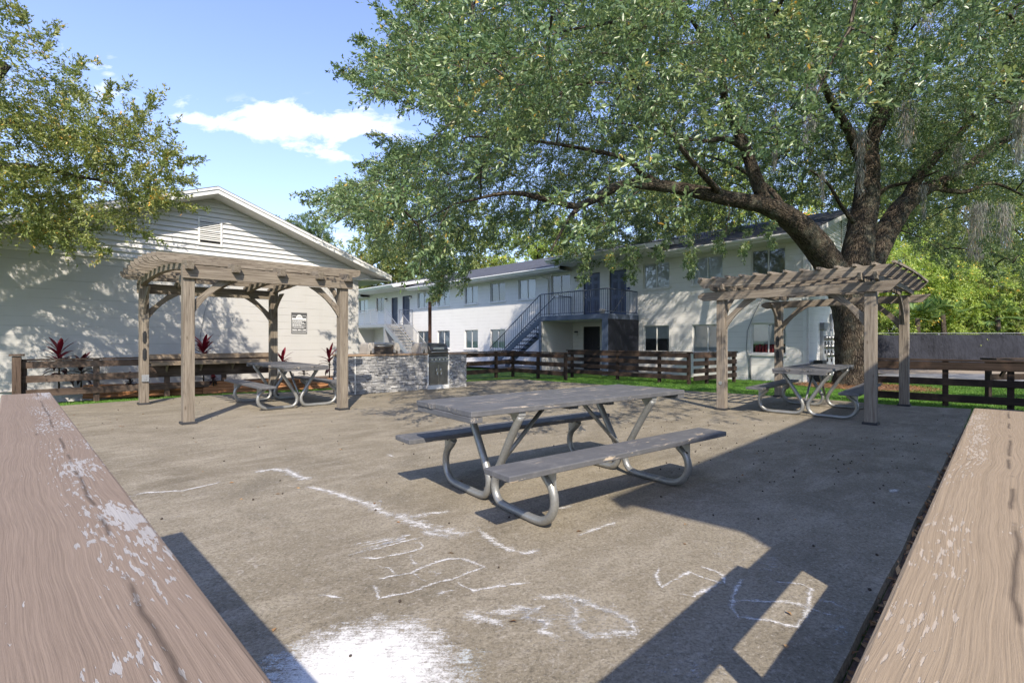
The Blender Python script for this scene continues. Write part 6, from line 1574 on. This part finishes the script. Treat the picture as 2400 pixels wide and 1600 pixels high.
for pts in [[(822, 1277), (870, 1270), (930, 1258), (935, 1256)], [(835, 1283), (900, 1268), (960, 1254), (900, 1275), (850, 1292), (818, 1302)], [(818, 1302), (900, 1282), (992, 1258)], [(840, 1290), (950, 1262), (880, 1284)], [(828, 1306), (880, 1310), (940, 1298), (985, 1288), (993, 1280), (985, 1273), (955, 1274)], [(965, 1297), (963, 1310), (972, 1322), (980, 1326)], [(992, 1296), (1003, 1307)],
    [(872, 1362), (910, 1352), (965, 1343), (985, 1332), (1010, 1323), (1050, 1310), (1080, 1310), (1110, 1320), (1137, 1329), (1100, 1343), (1060, 1358), (1010, 1370), (960, 1390), (930, 1394), (890, 1403), (882, 1385), (872, 1362)], [(880, 1325), (910, 1332), (925, 1345), (938, 1352)], [(965, 1342), (985, 1358), (1010, 1368)], [(995, 1343), (1012, 1340), (1025, 1345), (1020, 1352)], [(1055, 1328), (1085, 1332)],
    [(1065, 1355), (1080, 1372), (1110, 1385), (1150, 1378), (1200, 1370), (1245, 1366)], [(1012, 1400), (1040, 1388), (1070, 1385)], [(740, 1392), (780, 1398), (822, 1406)],
    [(1545, 1330), (1540, 1350), (1550, 1378), (1590, 1355), (1616, 1341), (1650, 1355), (1680, 1365), (1700, 1370), (1697, 1352), (1680, 1340), (1640, 1328)], [(1695, 1365), (1660, 1380), (1625, 1398), (1580, 1392)],
    [(1745, 1355), (1730, 1375), (1718, 1400), (1715, 1425), (1730, 1447), (1800, 1455), (1868, 1470), (1890, 1440), (1898, 1400), (1900, 1380), (1880, 1370), (1810, 1362)], [(1725, 1407), (1800, 1410), (1870, 1415), (1920, 1435), (1975, 1448)], [(1900, 1400), (1950, 1412), (1985, 1432)]]:
    ck(chalk_line(pts, .030))
ck(chalk_blob(1440, 1450, [(1290, 1420), (1380, 1392), (1440, 1410), (1490, 1450), (1495, 1485), (1420, 1490), (1340, 1500), (1240, 1470), (1200, 1440)], peak=.42), 'chalk')
ck(chalk_line([(1250, 1398), (1290, 1402), (1330, 1400), (1380, 1418), (1440, 1435), (1480, 1460), (1492, 1480), (1440, 1487), (1380, 1490), (1350, 1475), (1348, 1430), (1330, 1402)], .07))
ck(chalk_line([(1130, 1440), (1200, 1432), (1260, 1425), (1230, 1450), (1290, 1455), (1270, 1480), (1300, 1500), (1340, 1500)], .08))
ck(chalk_line([(1080, 1435), (1140, 1455), (1200, 1470)], .09))
ck(chalk_blob(1800, 1320, [(1750, 1290), (1800, 1285), (1835, 1310), (1850, 1350), (1800, 1362), (1760, 1340)], peak=.40), 'chalk')
ck(chalk_blob(1980, 1480, [(1950, 1430), (1985, 1440), (2000, 1500), (1960, 1580), (1900, 1600), (1930, 1520)], peak=.36), 'chalkblue')
ck(chalk_blob(2092, 1150, [(2078, 1146), (2100, 1144), (2118, 1150), (2105, 1157), (2082, 1156)], peak=1.0))
ck(chalk_blob(1600, 1560, [(1480, 1540), (1600, 1520), (1720, 1530), (1760, 1590), (1640, 1640), (1480, 1620)], peak=.36), 'chalk')
ck(chalk_blob(1700, 1300, [(1640, 1275), (1720, 1270), (1790, 1290), (1760, 1320), (1690, 1325)], peak=.34))
